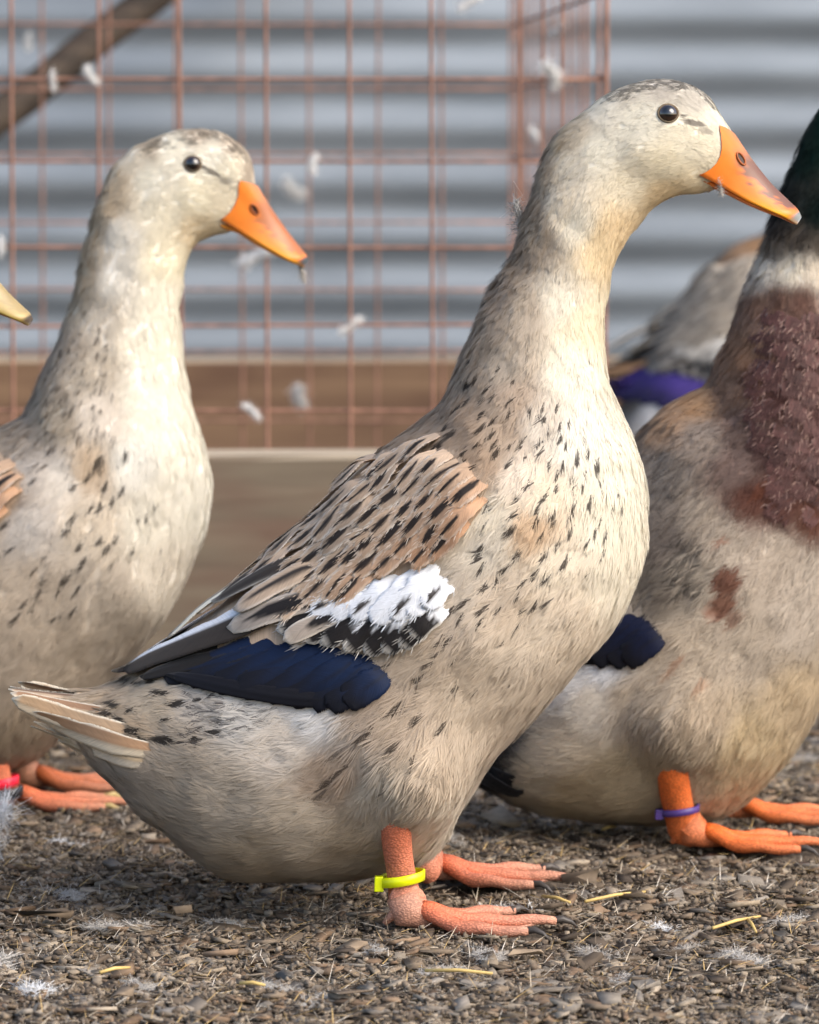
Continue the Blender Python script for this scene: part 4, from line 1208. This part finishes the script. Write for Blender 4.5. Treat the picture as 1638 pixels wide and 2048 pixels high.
# ================================================================== second duck, behind on the left
LEFT_Y = 2.95
CHL = [(-720,1270,-715,1330),(-640,1262,-640,1385),(-540,1215,-560,1450),(-430,1135,-450,1510),(-320,1050,-330,1545),(-210,975,-190,1560),(-110,915,-60,1556),(-40,877,50,1530),(0,859,122,1470),(28,843,210,1367),(50,829,297,1283),(62,805,345,1215),(72,782,385,1115),(82,755,412,1045),(92,732,420,975),(103,712,412,922),(117,683,394,852),(127,655,378,800),(136,630,370,750),(145,603,366,703),(151,570,362,655),(157,540,358,612),(165,505,363,575),(173,478,368,545),(181,446,377,515),(192,413,390,494),(203,388,405,481),(215,360,423,475),(232,328,440,471),(255,306,455,467),(285,290,465,460),(325,271,472,450),(363,262,478,440),(403,258,484,428),(443,264,490,415),(475,284,496,400),(500,317,503,388),(509,345,509,372)]
WDL = [.030,.045,.060,.071,.079,.084,.087,.087,.086,.084,.081,.078,.074,.069,.063,.057,.050,.044,.039,.036,.034,.032,.030,.029,.028,.027,.0262,.0256,.0252,.0250,.0247,.0243,.0236,.0226,.021,.018,.0135,.008]
AL = (0.84, 1336, 227, 385, 328)
aml = lambda p: (AL[0] * (p[0] - AL[1]) + AL[3], AL[0] * (p[1] - AL[2]) + AL[4])
FLOWL = [(*aml((x, y)), a, b_) for x, y, a, b_ in FLOW]
LENSL = [(*aml((x, y)), a, b_) for x, y, a, b_ in LENS]
CTRLL = [(300,290,(190,176,156)),(400,262,(186,172,154)),(470,285,(190,176,158)),(505,345,(196,182,164)),(340,300,(232,226,210)),(420,310,(236,230,214)),(460,340,(232,224,204)),(260,320,(222,212,194)),(300,360,(238,232,216)),(400,400,(234,226,204)),(440,400,(234,224,202)),(330,430,(234,226,206)),(400,460,(226,210,180)),(230,360,(208,192,168)),(205,400,(202,184,158)),(180,470,(200,182,156)),(160,540,(198,180,154)),(150,600,(206,190,166)),(240,480,(226,220,208)),(330,520,(234,226,204)),(230,560,(222,216,204)),(330,600,(236,230,214)),(200,640,(214,204,188)),(300,680,(238,232,216)),(130,700,(196,182,164)),(180,750,(204,192,174)),(80,790,(186,172,154)),(110,840,(194,180,160)),(30,870,(176,162,146)),(200,830,(218,208,194)),(300,800,(242,237,222)),(380,900,(244,239,224)),(260,930,(238,234,224)),(180,940,(214,194,168)),(120,960,(226,218,206)),(60,950,(212,202,190)),(10,980,(176,152,128)),(400,1000,(240,235,222)),(300,1040,(234,228,214)),(180,1050,(222,210,192)),(60,1050,(214,206,196)),(330,1150,(226,218,204)),(200,1180,(206,194,178)),(60,1180,(206,192,174)),(120,1300,(196,182,164)),(20,1350,(186,172,155)),(230,1280,(198,186,170)),(60,1480,(176,160,140)),(-100,1100,(190,172,150)),(-300,1250,(190,172,150)),(-100,1450,(196,182,165)),(-500,1350,(196,182,165))]
D6 = [(540,355,1.3),(420,380,1.6),(375,450),(315,490,1.3),(450,490,1.3),(480,555,1.2),(430,580,1.1),(385,580),(525,505,1.1),(310,625,1.4),(285,680,1.2),(380,680),(340,745,1.4),(425,725,1.2),(500,715,1.2),(185,795,1.2),(150,850,1.3),(350,820,1.4),(280,885,1.8),(175,900),(330,930),(250,945),(155,955,1.4),(130,1015,1.2),(90,1000),(60,1060,1.3),(235,1055),(310,1025,.9),(475,830,.8),(570,765,.8),(630,625,.8),(690,765,.7),(665,575,.8),(595,625,.8),(460,755,1.4),(40,760),(20,650,1.1),(140,460)]
DASHL = dz_(D6, 2.1565, 0, 750, 10, 4.2, 0.85)
_r = np.random.default_rng(5)
for _ in range(330):
    x, y = _r.uniform(-20, 250), _r.uniform(560, 960)
    lx = 150 - (y - 600) * .42 if y < 800 else 60 - (y - 800) * .9
    if x > lx + 6 and x < 210 + (y - 560) * .06 and _r.random() < smooth(560, 760, y) + .1:
        DASHL.append((x, y, _r.uniform(4, 9), _r.uniform(2, 4), _r.uniform(.35, .85), (92, 78, 68)))
DASHL += [(425,345,22,6,.75,(128,118,106)),(450,362,18,7,.65,(138,128,114)),(404,334,9,4,.8,(110,100,90))]
STRL = [([(280,300),(322,272),(403,252),(470,278),(506,330),(480,320),(440,285),(360,292),(300,312)], .45, .5)]
left_root, R1 = duck_root('duck', float(P(20, 1560, LEFT_Y)[0]), LEFT_Y, 'pale speckled duck with red and black leg band beside the plank, bill held over its breast')
left_root['label'] = 'pale speckled duck with red and black leg bands standing before the wire cage'
Dl = Duck(CHL, WDL, LEFT_Y, [(*aml((840, 1540)), 110, .010), (*aml((1320, 310)), 50, .003)], CTRLL, FLOWL, DASHL, LENSL, 31, streaks=STRL, keep=[(383,329,21),(495,392,17),(480,410,11),(462,435,9)])
bodyl = obj('body', Dl.body_mesh(R1), M['skin'], left_root)
pl = obj('plumage', Dl.plumage(R1, 8500, 25, clip=(-60, 9999)), M['plumage'], bodyl); pl['kind'] = 'stuff'
build_wing(Dl, R1, left_root, PAL, (0.84, 1336, 227, 350, 332))
tail_set(Dl, R1, left_root, lambda p: (p[0] * 0.84 - 830, p[1] * .84 + 120), 0.84, PAL, TAIL[:4])
CULL = [(511,370),(540,413),(572,458),(600,494),(613,510),(618,522)]
TOML = [(440,439),(472,458),(508,480),(550,504),(580,520),(608,535)]
LOWL = [(444,458),(475,467),(508,488),(550,511),(580,525),(600,533)]
BNDL = [(512,371),(499,366),(479,361),(476,375),(475,390),(470,405),(463,417),(452,430),(439,438)]
BPALL = dict(orange=(222, 124, 44), yellow=(230, 164, 44), dark=0.55, nail=(62, 66, 70), lower=(206, 132, 44))
build_bill(Dl, R1, left_root, CULL, TOML, LOWL, BNDL, BPALL, nostril=(507, 415))
build_eye(Dl, R1, left_root, 385, 328)
build_leg(R1, left_root, [(-12,1480),(-10,1510),(-6,1540),(0,1565),(4,1590),(8,1606)], [28,27,26,25,28,32], 2.90, gxy(10, 1622), math.radians(6), 1.0, (220, 112, 70), (216, 150, 118), band=('band_red', 0.17, 0.0070, 0.0120, 0.62, None), claw='claw_pale', seed=3)
build_leg(R1, left_root, [(46,1470),(47,1495),(48,1520),(50,1540),(52,1560),(54,1572)], [27,26,24,23,24,26], 3.03, gxy(52, 1582), math.radians(2), 1.0, (214, 112, 60), (206, 146, 118), claw='claw_pale', seed=4)
# black band below the red one on the same leg
for o in [c for c in left_root.children if c.name.startswith('leg')]:
    for b_ in [c for c in o.children if c.name.startswith('leg_band')]:
        k = b_.copy(); k.data = b_.data.copy(); k.data.materials.clear(); k.data.materials.append(M['band_black'])
        COL.objects.link(k); k.parent = o; k.location = (0.003, 0, -0.0075)

# ================================================================== drake on the right
RIGHT_Y = 2.80
CHR = [(945,1525,948,1566),(985,1440,1000,1596),(1040,1330,1060,1616),(1100,1210,1130,1632),(1150,1095,1220,1644),(1200,995,1310,1646),(1245,915,1400,1636),(1290,857,1470,1614),(1330,818,1530,1568),(1370,798,1580,1505),(1400,781,1630,1420),(1420,760,1680,1320),(1433,727,1720,1210),(1445,700,1742,1110),(1458,670,1748,1010),(1470,640,1738,920),(1480,612,1722,840),(1490,585,1708,770),(1503,555,1700,705),(1516,522,1698,650),(1526,490,1704,600),(1536,462,1712,560),(1545,432,1725,525),(1556,400,1745,500),(1569,370,1768,480),(1585,330,1795,465),(1604,282,1822,455),(1628,235,1848,448),(1660,200,1870,440),(1700,175,1885,428),(1745,165,1895,415),(1790,172,1902,400),(1830,192,1908,380),(1862,222,1914,360),(1886,262,1920,335),(1902,288,1922,314)]
WDR = [.030,.048,.064,.075,.082,.086,.089,.090,.089,.088,.086,.083,.079,.074,.067,.060,.053,.046,.041,.037,.034,.032,.030,.0285,.0272,.0264,.026,.026,.0257,.0253,.0243,.0226,.0192,.0148,.0106,.0065]
AR = (0.9, 730, 1350, 1285, 1272)
amr = lambda p: (AR[0] * (p[0] - AR[1]) + AR[3], AR[0] * (p[1] - AR[2]) + AR[4])
FLOWR = [(*amr((x, y)), a, b_) for x, y, a, b_ in FLOW]
LENSR = [(*amr((x, y)), a, b_) for x, y, a, b_ in LENS]
CTRLR = [(1600,300,(10,38,32)),(1680,250,(12,46,38)),(1750,300,(12,46,38)),(1850,350,(14,50,40)),(1560,420,(16,26,24)),(1640,430,(12,30,28)),(1700,480,(14,34,30)),(1552,462,(60,54,50)),(1590,480,(74,66,58)),(1542,500,(126,114,100)),(1650,500,(90,80,70)),(1530,545,(224,216,202)),(1580,545,(222,214,198)),(1640,540,(222,212,196)),(1505,570,(206,192,176)),(1700,560,(220,210,194)),(1600,605,(112,84,74)),(1510,610,(156,122,102)),(1555,600,(120,92,80)),(1600,700,(70,46,45)),(1560,800,(74,50,47)),(1510,760,(108,78,66)),(1470,710,(168,132,106)),(1450,780,(146,118,100)),(1620,950,(78,54,50)),(1680,850,(72,48,46)),(1540,900,(82,60,57)),(1480,850,(118,98,90)),(1390,800,(196,160,124)),(1320,838,(192,160,130)),(1400,880,(164,150,138)),(1330,950,(150,140,130)),(1470,940,(132,112,104)),(1500,1000,(104,70,60)),(1560,1010,(94,62,54)),(1630,1040,(104,70,58)),(1400,1050,(176,163,148)),(1330,1080,(128,118,110)),(1550,1110,(194,181,166)),(1450,1090,(186,173,158)),(1620,1150,(196,184,170)),(1380,1150,(190,178,162)),(1300,1180,(140,130,118)),(1350,1300,(200,186,168)),(1500,1300,(194,181,165)),(1600,1250,(196,184,170)),(1300,1400,(200,186,168)),(1400,1450,(186,170,150)),(1250,1400,(206,193,176)),(1180,1400,(216,209,199)),(1150,1350,(228,225,222)),(1200,1340,(230,231,234)),(1100,1500,(214,203,187)),(1250,1560,(206,190,162)),(1500,1500,(210,191,158)),(1600,1400,(206,187,158)),(1150,1600,(198,181,153)),(1050,1560,(192,180,162)),(975,1550,(24,23,26)),(950,1500,(20,20,24)),(1000,1480,(60,58,60)),(1060,1300,(120,112,104)),(1200,1050,(140,130,120)),(1700,1300,(204,190,170))]
DASHR = [(1452,1165,34,30,.85,(112,64,46)),(1440,1215,42,24,.75,(132,76,52)),(1465,1240,26,16,.5,(140,86,60)),(1440,1085,22,8,.5,(150,92,66)),(1345,1335,34,8,.55,(176,130,100)),(1400,1375,24,8,.45,(180,136,108)),(1520,985,30,14,.5,(120,70,50))]
_r = np.random.default_rng(8)
for _ in range(140):
    x, y = _r.uniform(1280, 1440), _r.uniform(840, 1200)
    DASHR.append((x, y, _r.uniform(9, 22), _r.uniform(2.2, 4.5), _r.uniform(.25, .6), (88, 78, 72)))
for _ in range(60):
    x, y = _r.uniform(1330, 1400), _r.uniform(1090, 1210)
    DASHR.append((x, y, _r.uniform(9, 18), _r.uniform(2.5, 5), _r.uniform(.4, .8), (52, 48, 46)))
drake_root, R2 = duck_root('duck', float(P(1360, 1600, RIGHT_Y)[0]), RIGHT_Y, 'drake with dark green head, white neck ring, purple brown breast and thin purple leg band')
Dr = Duck(CHR, WDR, RIGHT_Y, [(1352, 1455, 70, .018), (1400, 1400, 130, .008), (1440, 1150, 110, .006)], CTRLR, FLOWR, DASHR, LENSR, 41)
bodyr = obj('body', Dr.body_mesh(R2), M['skin'], drake_root)
pl = obj('plumage', Dr.plumage(R2, 9500, 25, hide=[amr(p) for p in [(735,1285),(735,1310),(700,1385),(640,1392),(480,1362),(370,1345),(290,1330),(440,1240),(600,1240),(690,1260)]], clip=(1000, 1720)), M['plumage'], bodyr); pl['kind'] = 'stuff'
PALR = dict(PAL, blue=(10, 18, 46), blue_dark=(6, 9, 18), tan=(150, 140, 128), rufous=(128, 116, 104), edge=(176, 166, 152), streak=(86, 78, 72), grey=(150, 142, 132), tert=(110, 100, 92), bar_white=(206, 200, 190))
build_wing(Dr, R2, drake_root, PALR, AR, only=('speculum', 'primary', 'tertial'))
# scalloped breast feathers with thin pale rims
_r = np.random.default_rng(12)
spots = []
for i, y in enumerate(np.arange(640, 1030, 27)):
    for x in np.arange(1470 + (i % 2) * 15, 1735, 30):
        xx, yy = x + _r.normal(0, 8), y + _r.normal(0, 7)
        lim = 1500 + abs(yy - 760) * (.12 if yy < 900 else .2)
        if xx > lim: spots.append((yy, xx))
spots.sort(key=lambda t: -t[0])
for k, (yy, xx) in enumerate(spots):
    b_ = np.array((82, 55, 52)) * _r.uniform(.85, 1.2)
    pt = pat_streak(b_, b_ * .85, (150, 122, 112), sw=.5, v0=.1, v1=.8, ew=.06)
    f = Dr.flow(np.array([xx]), np.array([yy]))[0]
    me = vane_mesh(Dr, R2, [(xx - f[0] * 26, yy - f[1] * 26), (xx + f[0] * 20, yy + f[1] * 20)], 42, 0.0006, pt, rise=0.0010, seed=300 + k, nv=11, nuu=9, tipr=.5, taper=.7, rag=.14, camber=.03, fringe=70, name='breast_feather')
    obj('breast_feather', me, M['vane'], bodyr)
def amb(p):   # bill of the main duck moved to the drake's face
    return (p[0] - 1466) * 0.9 + 1903, (p[1] - 268) * 0.9 + 290
BPALD = dict(orange=(176, 164, 70), yellow=(186, 172, 70), dark=0.2, nail=(60, 58, 50), lower=(170, 150, 60))
build_bill(Dr, R2, drake_root, CUL, TOM, LOW, BND, BPALD, am=amb)
build_eye(Dr, R2, drake_root, 1786, 250, ringcol=(30, 50, 44))
build_leg(R2, drake_root, [(1341,1480),(1344,1528),(1350,1580),(1358,1620),(1370,1660),(1380,1690)], [34,34,32,31,34,38], 2.760, gxy(1386, 1702), math.radians(4), 1.0, (226, 108, 40), (220, 126, 80), band=('band_purple', 0.13, 0.0046, 0.0122, 0.60, True), seed=5, Ytop=2.715, splay=0.5)
build_leg(R2, drake_root, [(1445,1540),(1446,1565),(1448,1590),(1450,1605),(1452,1620),(1454,1630)], [30,29,27,26,27,28], 2.87, gxy(1456, 1643), math.radians(-4), 1.0, (226, 110, 42), (222, 134, 90), seed=6)
# dark tail of the drake
tail_set(Dr, R2, drake_root, lambda p: (p[0] * 0.5 + 905, (p[1] - 1385) * .8 + 1500), 0.8, dict(PAL, cream=(40, 40, 44)), [(l_, w_, h_, (30, 30, 34), (20, 20, 24), y_) for l_, w_, h_, a_, b_, y_ in TAIL[:4]])

# ================================================================== drake far behind
BY = 5.0
far_root = bpy.data.objects.new('duck', None); COL.objects.link(far_root)
tag(far_root, 'blurred grey duck with violet wing patch behind the green headed drake', 'duck', 'ducks in the pen')
for ch in list(drake_root.children):
    if ch.name.startswith(('wing',)): continue
    copy_tree(ch, far_root)
PALB = dict(PALR, blue=(88, 70, 150), blue_dark=(40, 36, 70), tan=(178, 166, 150), rufous=(170, 158, 142), tert=(40, 38, 38), streak=(120, 110, 100), edge=(190, 180, 166), cream=(214, 204, 188))
wpx = amr((262, 1341))
build_wing(Dr, R2, far_root, PALB, AR)
fs, fr = 1.20, math.radians(6)
far_root.scale = (fs, fs, fs); far_root.rotation_euler = (0, fr, 0)
wt_local = (Dr.surf(*wpx)[0] - R2)
rx = (math.cos(fr) * wt_local[0] + math.sin(fr) * wt_local[2]) * fs
want = P(1228, 702, BY)
far_root.location = (float(want[0]) - rx, BY, 0.0)

# ================================================================== duck mostly outside the frame on the left
edge_root = bpy.data.objects.new('duck', None); COL.objects.link(edge_root)
tag(edge_root, 'duck with olive and orange bill reaching in beside the pale speckled duck', 'duck', 'ducks in the pen')
for ch in list(main_root.children):
    if ch.name.startswith('bill'): continue
    copy_tree(ch, edge_root)
BPALE = dict(orange=(170, 148, 98), yellow=(146, 122, 44), dark=0.25, nail=(70, 58, 46), lower=(150, 100, 44))
build_bill(Dm, R0, edge_root, CUL, TOM, LOW, BND, BPALE)
es = 0.845; EY = 2.62
tip_l = P(1600, 440, MAIN_Y) - R0
want = P(64, 648, EY)
edge_root.scale = (es, es, es)
edge_root.location = (float(want[0] - tip_l[0] * es), EY, 0.0)

# ================================================================== litter on the ground
def chip_cloud(n, xr, yr, smin, smax, palette, seed, flat=0.28, zoff=0.0, tilt=0.35, mu=None):
    R = np.random.default_rng(seed)
    x = R.uniform(*xr, n); y = R.uniform(*yr, n)
    if n > 10:
        kp = clear_of_feet(x, y); x, y = x[kp], y[kp]; n = len(x)
    ln = smin * (smax / smin) ** (R.random(n) ** 2.0)
    wd = ln * R.uniform(0.22, 0.65, n); tk = ln * flat * R.uniform(0.4, 1.2, n)
    tk = np.minimum(tk, 0.006)
    box = np.array([[-1, -1, -1], [1, -1, -1], [1, 1, -1], [-1, 1, -1], [-1, -1, 1], [1, -1, 1], [1, 1, 1], [-1, 1, 1]], float) * 0.5
    V = box[None] * np.stack([ln, wd, tk], 1)[:, None] * R.uniform(0.7, 1.15, (n, 8, 3))
    V[:, :, 2] += (V[:, :, 0] ** 2) * R.normal(0, 12, (n, 1))
    az = R.uniform(0, 2 * math.pi, n); a = R.normal(0, tilt, n); b_ = R.normal(0, tilt, n)
    def rot(V, i, j, t):
        c, s = np.cos(t)[:, None], np.sin(t)[:, None]
        A = V[..., i] * c - V[..., j] * s; B_ = V[..., i] * s + V[..., j] * c
        V = V.copy(); V[..., i] = A; V[..., j] = B_; return V
    V = rot(V, 0, 2, a); V = rot(V, 1, 2, b_); V = rot(V, 0, 1, az)
    z = ground_h(x, y) + tk * 0.3 + R.uniform(-0.001, 0.0035, n) + zoff
    V += np.stack([x, y, z], 1)[:, None]
    F = np.array([[0, 3, 2, 1], [4, 5, 6, 7], [0, 1, 5, 4], [1, 2, 6, 5], [2, 3, 7, 6], [3, 0, 4, 7]])[None] + (np.arange(n) * 8)[:, None, None]
    pal = np.array([lin(c) for c in palette])
    c = pal[R.integers(0, len(pal), n)] * R.uniform(0.8, 1.2, (n, 1))
    return V.reshape(-1, 3), F.reshape(-1, 4), np.repeat(np.clip(c, .01, .8), 8, 0)

CHIPS = [(126, 111, 94), (108, 95, 81), (142, 128, 110), (92, 81, 70), (132, 124, 114), (112, 93, 76), (150, 138, 122), (78, 69, 61), (118, 110, 101), (126, 106, 87)]
parts = [chip_cloud(56000, (-0.46, 0.46), (2.12, 3.1), 0.0022, 0.022, CHIPS, 1, flat=.12, tilt=.16), chip_cloud(9000, (-0.7, 0.7), (3.0, 3.76), 0.0035, 0.022, CHIPS, 2, flat=.18, tilt=.25), chip_cloud(9000, (-1.6, 1.6), (1.6, 5.4), 0.005, 0.016, CHIPS, 3, flat=.16, tilt=.22), chip_cloud(9000, (-0.7, 0.7), (1.4, 2.14), 0.003, 0.018, CHIPS, 6, flat=.14, tilt=.2)]
v = np.vstack([p[0] for p in parts]); off = np.cumsum([0] + [len(p[0]) for p in parts])
f = np.vstack([p[1] + o for p, o in zip(parts, off)]); c = np.vstack([p[2] for p in parts])
tag(obj('wood_chips', fast_mesh('wood_chips', v, f, c), M['litter']), 'grey brown wood chip litter covering the yard', 'wood chips', None, 'stuff')
v, f, c = chip_cloud(60000, (-0.44, 0.44), (2.12, 3.0), 0.0012, 0.005, [(124, 111, 96), (104, 92, 80), (136, 124, 109), (90, 80, 70), (114, 102, 89)], 4, flat=0.7, zoff=0.0015)
tag(obj('soil_crumbs', fast_mesh('soil_crumbs', v, f, c), M['litter']), 'fine soil crumbs scattered between the wood chips', 'soil', None, 'stuff')
# loose fibres and down wisps lying over the chips
R = np.random.default_rng(9)
nfib = 42000
x = R.uniform(-0.5, 0.5, nfib); y = R.uniform(2.12, 3.3, nfib)
kp = clear_of_feet(x, y); x, y = x[kp], y[kp]; nfib = len(x)
az = R.uniform(0, 2 * math.pi, nfib)
d = np.stack([np.cos(az), np.sin(az), R.normal(0.12, .18, nfib)], 1); d /= np.linalg.norm(d, axis=1, keepdims=True)
nrm = np.tile([0, 0, 1.0], (nfib, 1))
v, f = ribbons(np.stack([x, y, ground_h(x, y) + R.uniform(.001, .006, nfib)], 1), d, nrm, R.uniform(.004, .018, nfib), R.uniform(.0002, .0006, nfib), R.normal(.05, .15, nfib), side=np.stack([-np.sin(az), np.cos(az) * 0, np.cos(az) * 0 + .5], 1))
fc = np.array([lin(k) for k in [(170, 158, 140), (120, 108, 94), (190, 182, 170), (96, 84, 72), (176, 150, 104)]])[R.integers(0, 5, nfib)]
tag(obj('dry_fibres', fast_mesh('dry_fibres', v, f, np.repeat(fc, 5, 0)), M['litter']), 'thin dry fibres strewn over the wood chips', 'fibres', None, 'stuff')

# tufts of down: a short quill with a cloud of soft barbs
def down_mesh(name, size, seed, n=700, curl=0.9, flatz=0.35, tint=(226, 224, 220)):
    R = np.random.default_rng(seed)
    t = R.random(n)
    spine = np.stack([(t - 0.5) * size, 0.18 * size * np.sin(t * 3), 0.10 * size * t], 1)
    d = R.normal(0, 1, (n, 3)); d[:, 0] += 0.8; d[:, 2] = np.abs(d[:, 2]) * flatz; d /= np.linalg.norm(d, axis=1, keepdims=True)
    nr = np.cross(d, R.normal(0, 1, (n, 3))); nr /= np.linalg.norm(nr, axis=1, keepdims=True)
    ln = size * R.uniform(.10, .42, n)
    v, f = ribbons(spine, d, nr, ln, np.full(n, 0.00032), R.normal(0, curl, n), curl=1.5)
    c = lin(tint) * R.uniform(.85, 1.0, (n, 1))
    return fast_mesh(name, v, f, np.repeat(c, 5, 0))

dm = [down_mesh('down_feather', .024, 50 + k, tint=tt) for k, tt in enumerate([(236, 235, 233), (196, 190, 182), (184, 176, 166)])]
for q in dm: q.materials.append(M['down'])
R = np.random.default_rng(77)
gpos = [(130, 1790, 1.0), (240, 1850, 1.1), (10, 1925, 1.2), (1330, 1850, .7), (1500, 1930, 1.0), (1210, 1905, .9), (960, 1920, 1.0), (880, 1945, .8), (560, 1985, .8), (60, 1985, 1.1), (740, 1915, .7), (1600, 1505, 1.0), (1585, 1860, .8), (290, 1965, .8), (440, 1835, .8), (1010, 1830, 1.0), (1240, 1950, .8), (1380, 1900, .7), (1470, 1750, .6), (640, 2010, .9), (900, 1700, .8), (140, 1690, .9)]
for k, (px, py, s) in enumerate(gpos):
    p = G(px, py)
    o = obj('down_feather', dm[k % 3 if k % 2 else 1 + k % 2], None); o.location = (p[0], p[1], float(ground_h(np.array([p[0]]), np.array([p[1]]))[0]) + 0.003)
    o.rotation_euler = (0, 0, R.uniform(0, 6.28)); o.scale = (s * 1.25, s * 1.25, s * .6)
    tag(o, 'wisp of pale grey down lying on the wood chips', 'feather', 'down wisps on the ground')
p = G(-8, 1735)
o = obj('down_feather', down_mesh('down_feather', .05, 91, n=1800, flatz=1.0, tint=(236, 238, 242)), M['down']); o.location = (p[0], p[1], .012); o.rotation_euler = (0, -1.1, 0.3)
tag(o, 'large fluffy white feather on the ground at the pale speckled duck\'s side', 'feather')
# feathers caught on the wire
for k, (px, py, s, dy) in enumerate([(1095, 148, 1.4, 0), (1118, 55, .9, -1), (940, 0, 1.1, 0), (60, 85, .9, 1), (102, 160, .8, 0), (185, 152, .9, 0), (590, 375, 1.5, 1), (632, 325, .9, 0), (700, 645, 1.1, 0), (605, 795, 1.5, 1), (505, 822, .9, 0), (5, 493, .9, 0), (1075, 270, 1.1, -1)]):
    if dy < 0:      # on the cage's end panel
        yy = np.linspace(CAGE_Y, BACK_Y, 200)
        xx = P(np.full(200, px), np.full(200, py), yy)[:, 0]
        k_ = np.abs(xx - (xfront[-1] + dback[0] * (yy - CAGE_Y) / dback[1])).argmin()
        p = P(px, py, float(yy[k_]))
    else:
        p = P(px, py, (BACK_Y if dy else CAGE_Y) - 0.004)
    o = obj('down_feather', dm[0], None); o.location = tuple(p)
    o.rotation_euler = (R.uniform(0, 6), R.uniform(0, 6), R.uniform(0, 6)); s *= 0.85; o.scale = (s, s, s)
    tag(o, 'small white down feather caught on the rusty cage wire', 'feather', 'down feathers on the cage')
p = P(512, 521, 3.3 + .55)
o = obj('down_feather', down_mesh('down_feather', .030, 95, n=1500, flatz=1.0, tint=(238, 238, 238)), M['down']); o.location = tuple(p); o.rotation_euler = (0, -.35, 0); o.scale = (1.0, .8, .9)
tag(o, 'large white feather on the wire below the speckled duck\'s bill', 'feather')
# wisp hanging from the second duck's bill, wisps on the main duck's bill and nape
for (px, py, y_, s, lab) in [(601, 545, LEFT_Y, .5, 'tiny wisp of down hanging from the pale speckled duck\'s bill tip'), (1437, 370, MAIN_Y - .013, .42, 'tiny wisp of down stuck to the yellow banded duck\'s bill'), (1034, 440, MAIN_Y, .95, 'loose tuft of down clinging to the yellow banded duck\'s nape')]:
    o = obj('down_feather', dm[1], None); o.location = tuple(P(px, py, y_)); o.scale = (s, s, s); o.rotation_euler = (0.3, 1.4 if s < 1 else -1.1, 0.2)
    tag(o, lab, 'feather')
# straw
for k, (x0, y0, x1, y1) in enumerate([(1170, 1826, 1290, 1806), (1085, 1815, 1140, 1828), (1425, 1880, 1520, 1856), (1495, 1862, 1512, 1888), (850, 1966, 985, 1972), (1205, 1680, 1232, 1674), (200, 1970, 260, 1960), (480, 1992, 530, 1996)]):
    a, b_ = G(x0, y0), G(x1, y1); a[2] = b_[2] = 0.007
    mid = (a + b_) / 2 + np.array([0, 0, .001])
    q = MB(); q.tube(np.array([a, mid, b_]), [.0010, .0011, .0008], 6)
    tag(obj('straw_stalk', q.mesh('straw_stalk'), M['straw']), 'pale yellow straw stalk lying among the wood chips', 'straw', 'straw stalks on the ground')
# large wood chips one can pick out
for k, (px, py, ln, az) in enumerate([(1050, 1925, .022, .3), (1160, 1775, .024, -.1), (1000, 1655, .045, .12), (1470, 1865, .028, 0.25), (1290, 1990, .020, -.4), (360, 1835, .020, .2), (90, 1848, .034, -.05), (1560, 1830, .02, .5), (1180, 1940, .024, .1), (1500, 1780, .02, -.1), (240, 2010, .024, -.3), (700, 2005, .028, .15)]):
    p = G(px, py)
    v, f, c = chip_cloud(1, (-1e-6, 1e-6), (-1e-6, 1e-6), .9999, 1.0, [CHIPS[k % 5]], 500 + k, flat=.2, tilt=.05)
    v = (v - v.mean(0)); v = v / np.ptp(v[:, :2], axis=0).max() * ln; v[:, 2] = np.clip(v[:, 2] * 0.3, -.0018, .0018) + np.sign(v[:, 2]) * .0006
    me = fast_mesh('wood_chip', v, f, c); o = obj('wood_chip', me, M['litter']); o.location = (p[0], p[1], .006); o.rotation_euler = (R.normal(0, .12), R.normal(0, .12), az)
    bv = o.modifiers.new('bevel', 'BEVEL'); bv.width = .0006; bv.segments = 1
    tag(o, 'large flat brown wood chip lying on the littered ground', 'wood chip', 'large wood chips')
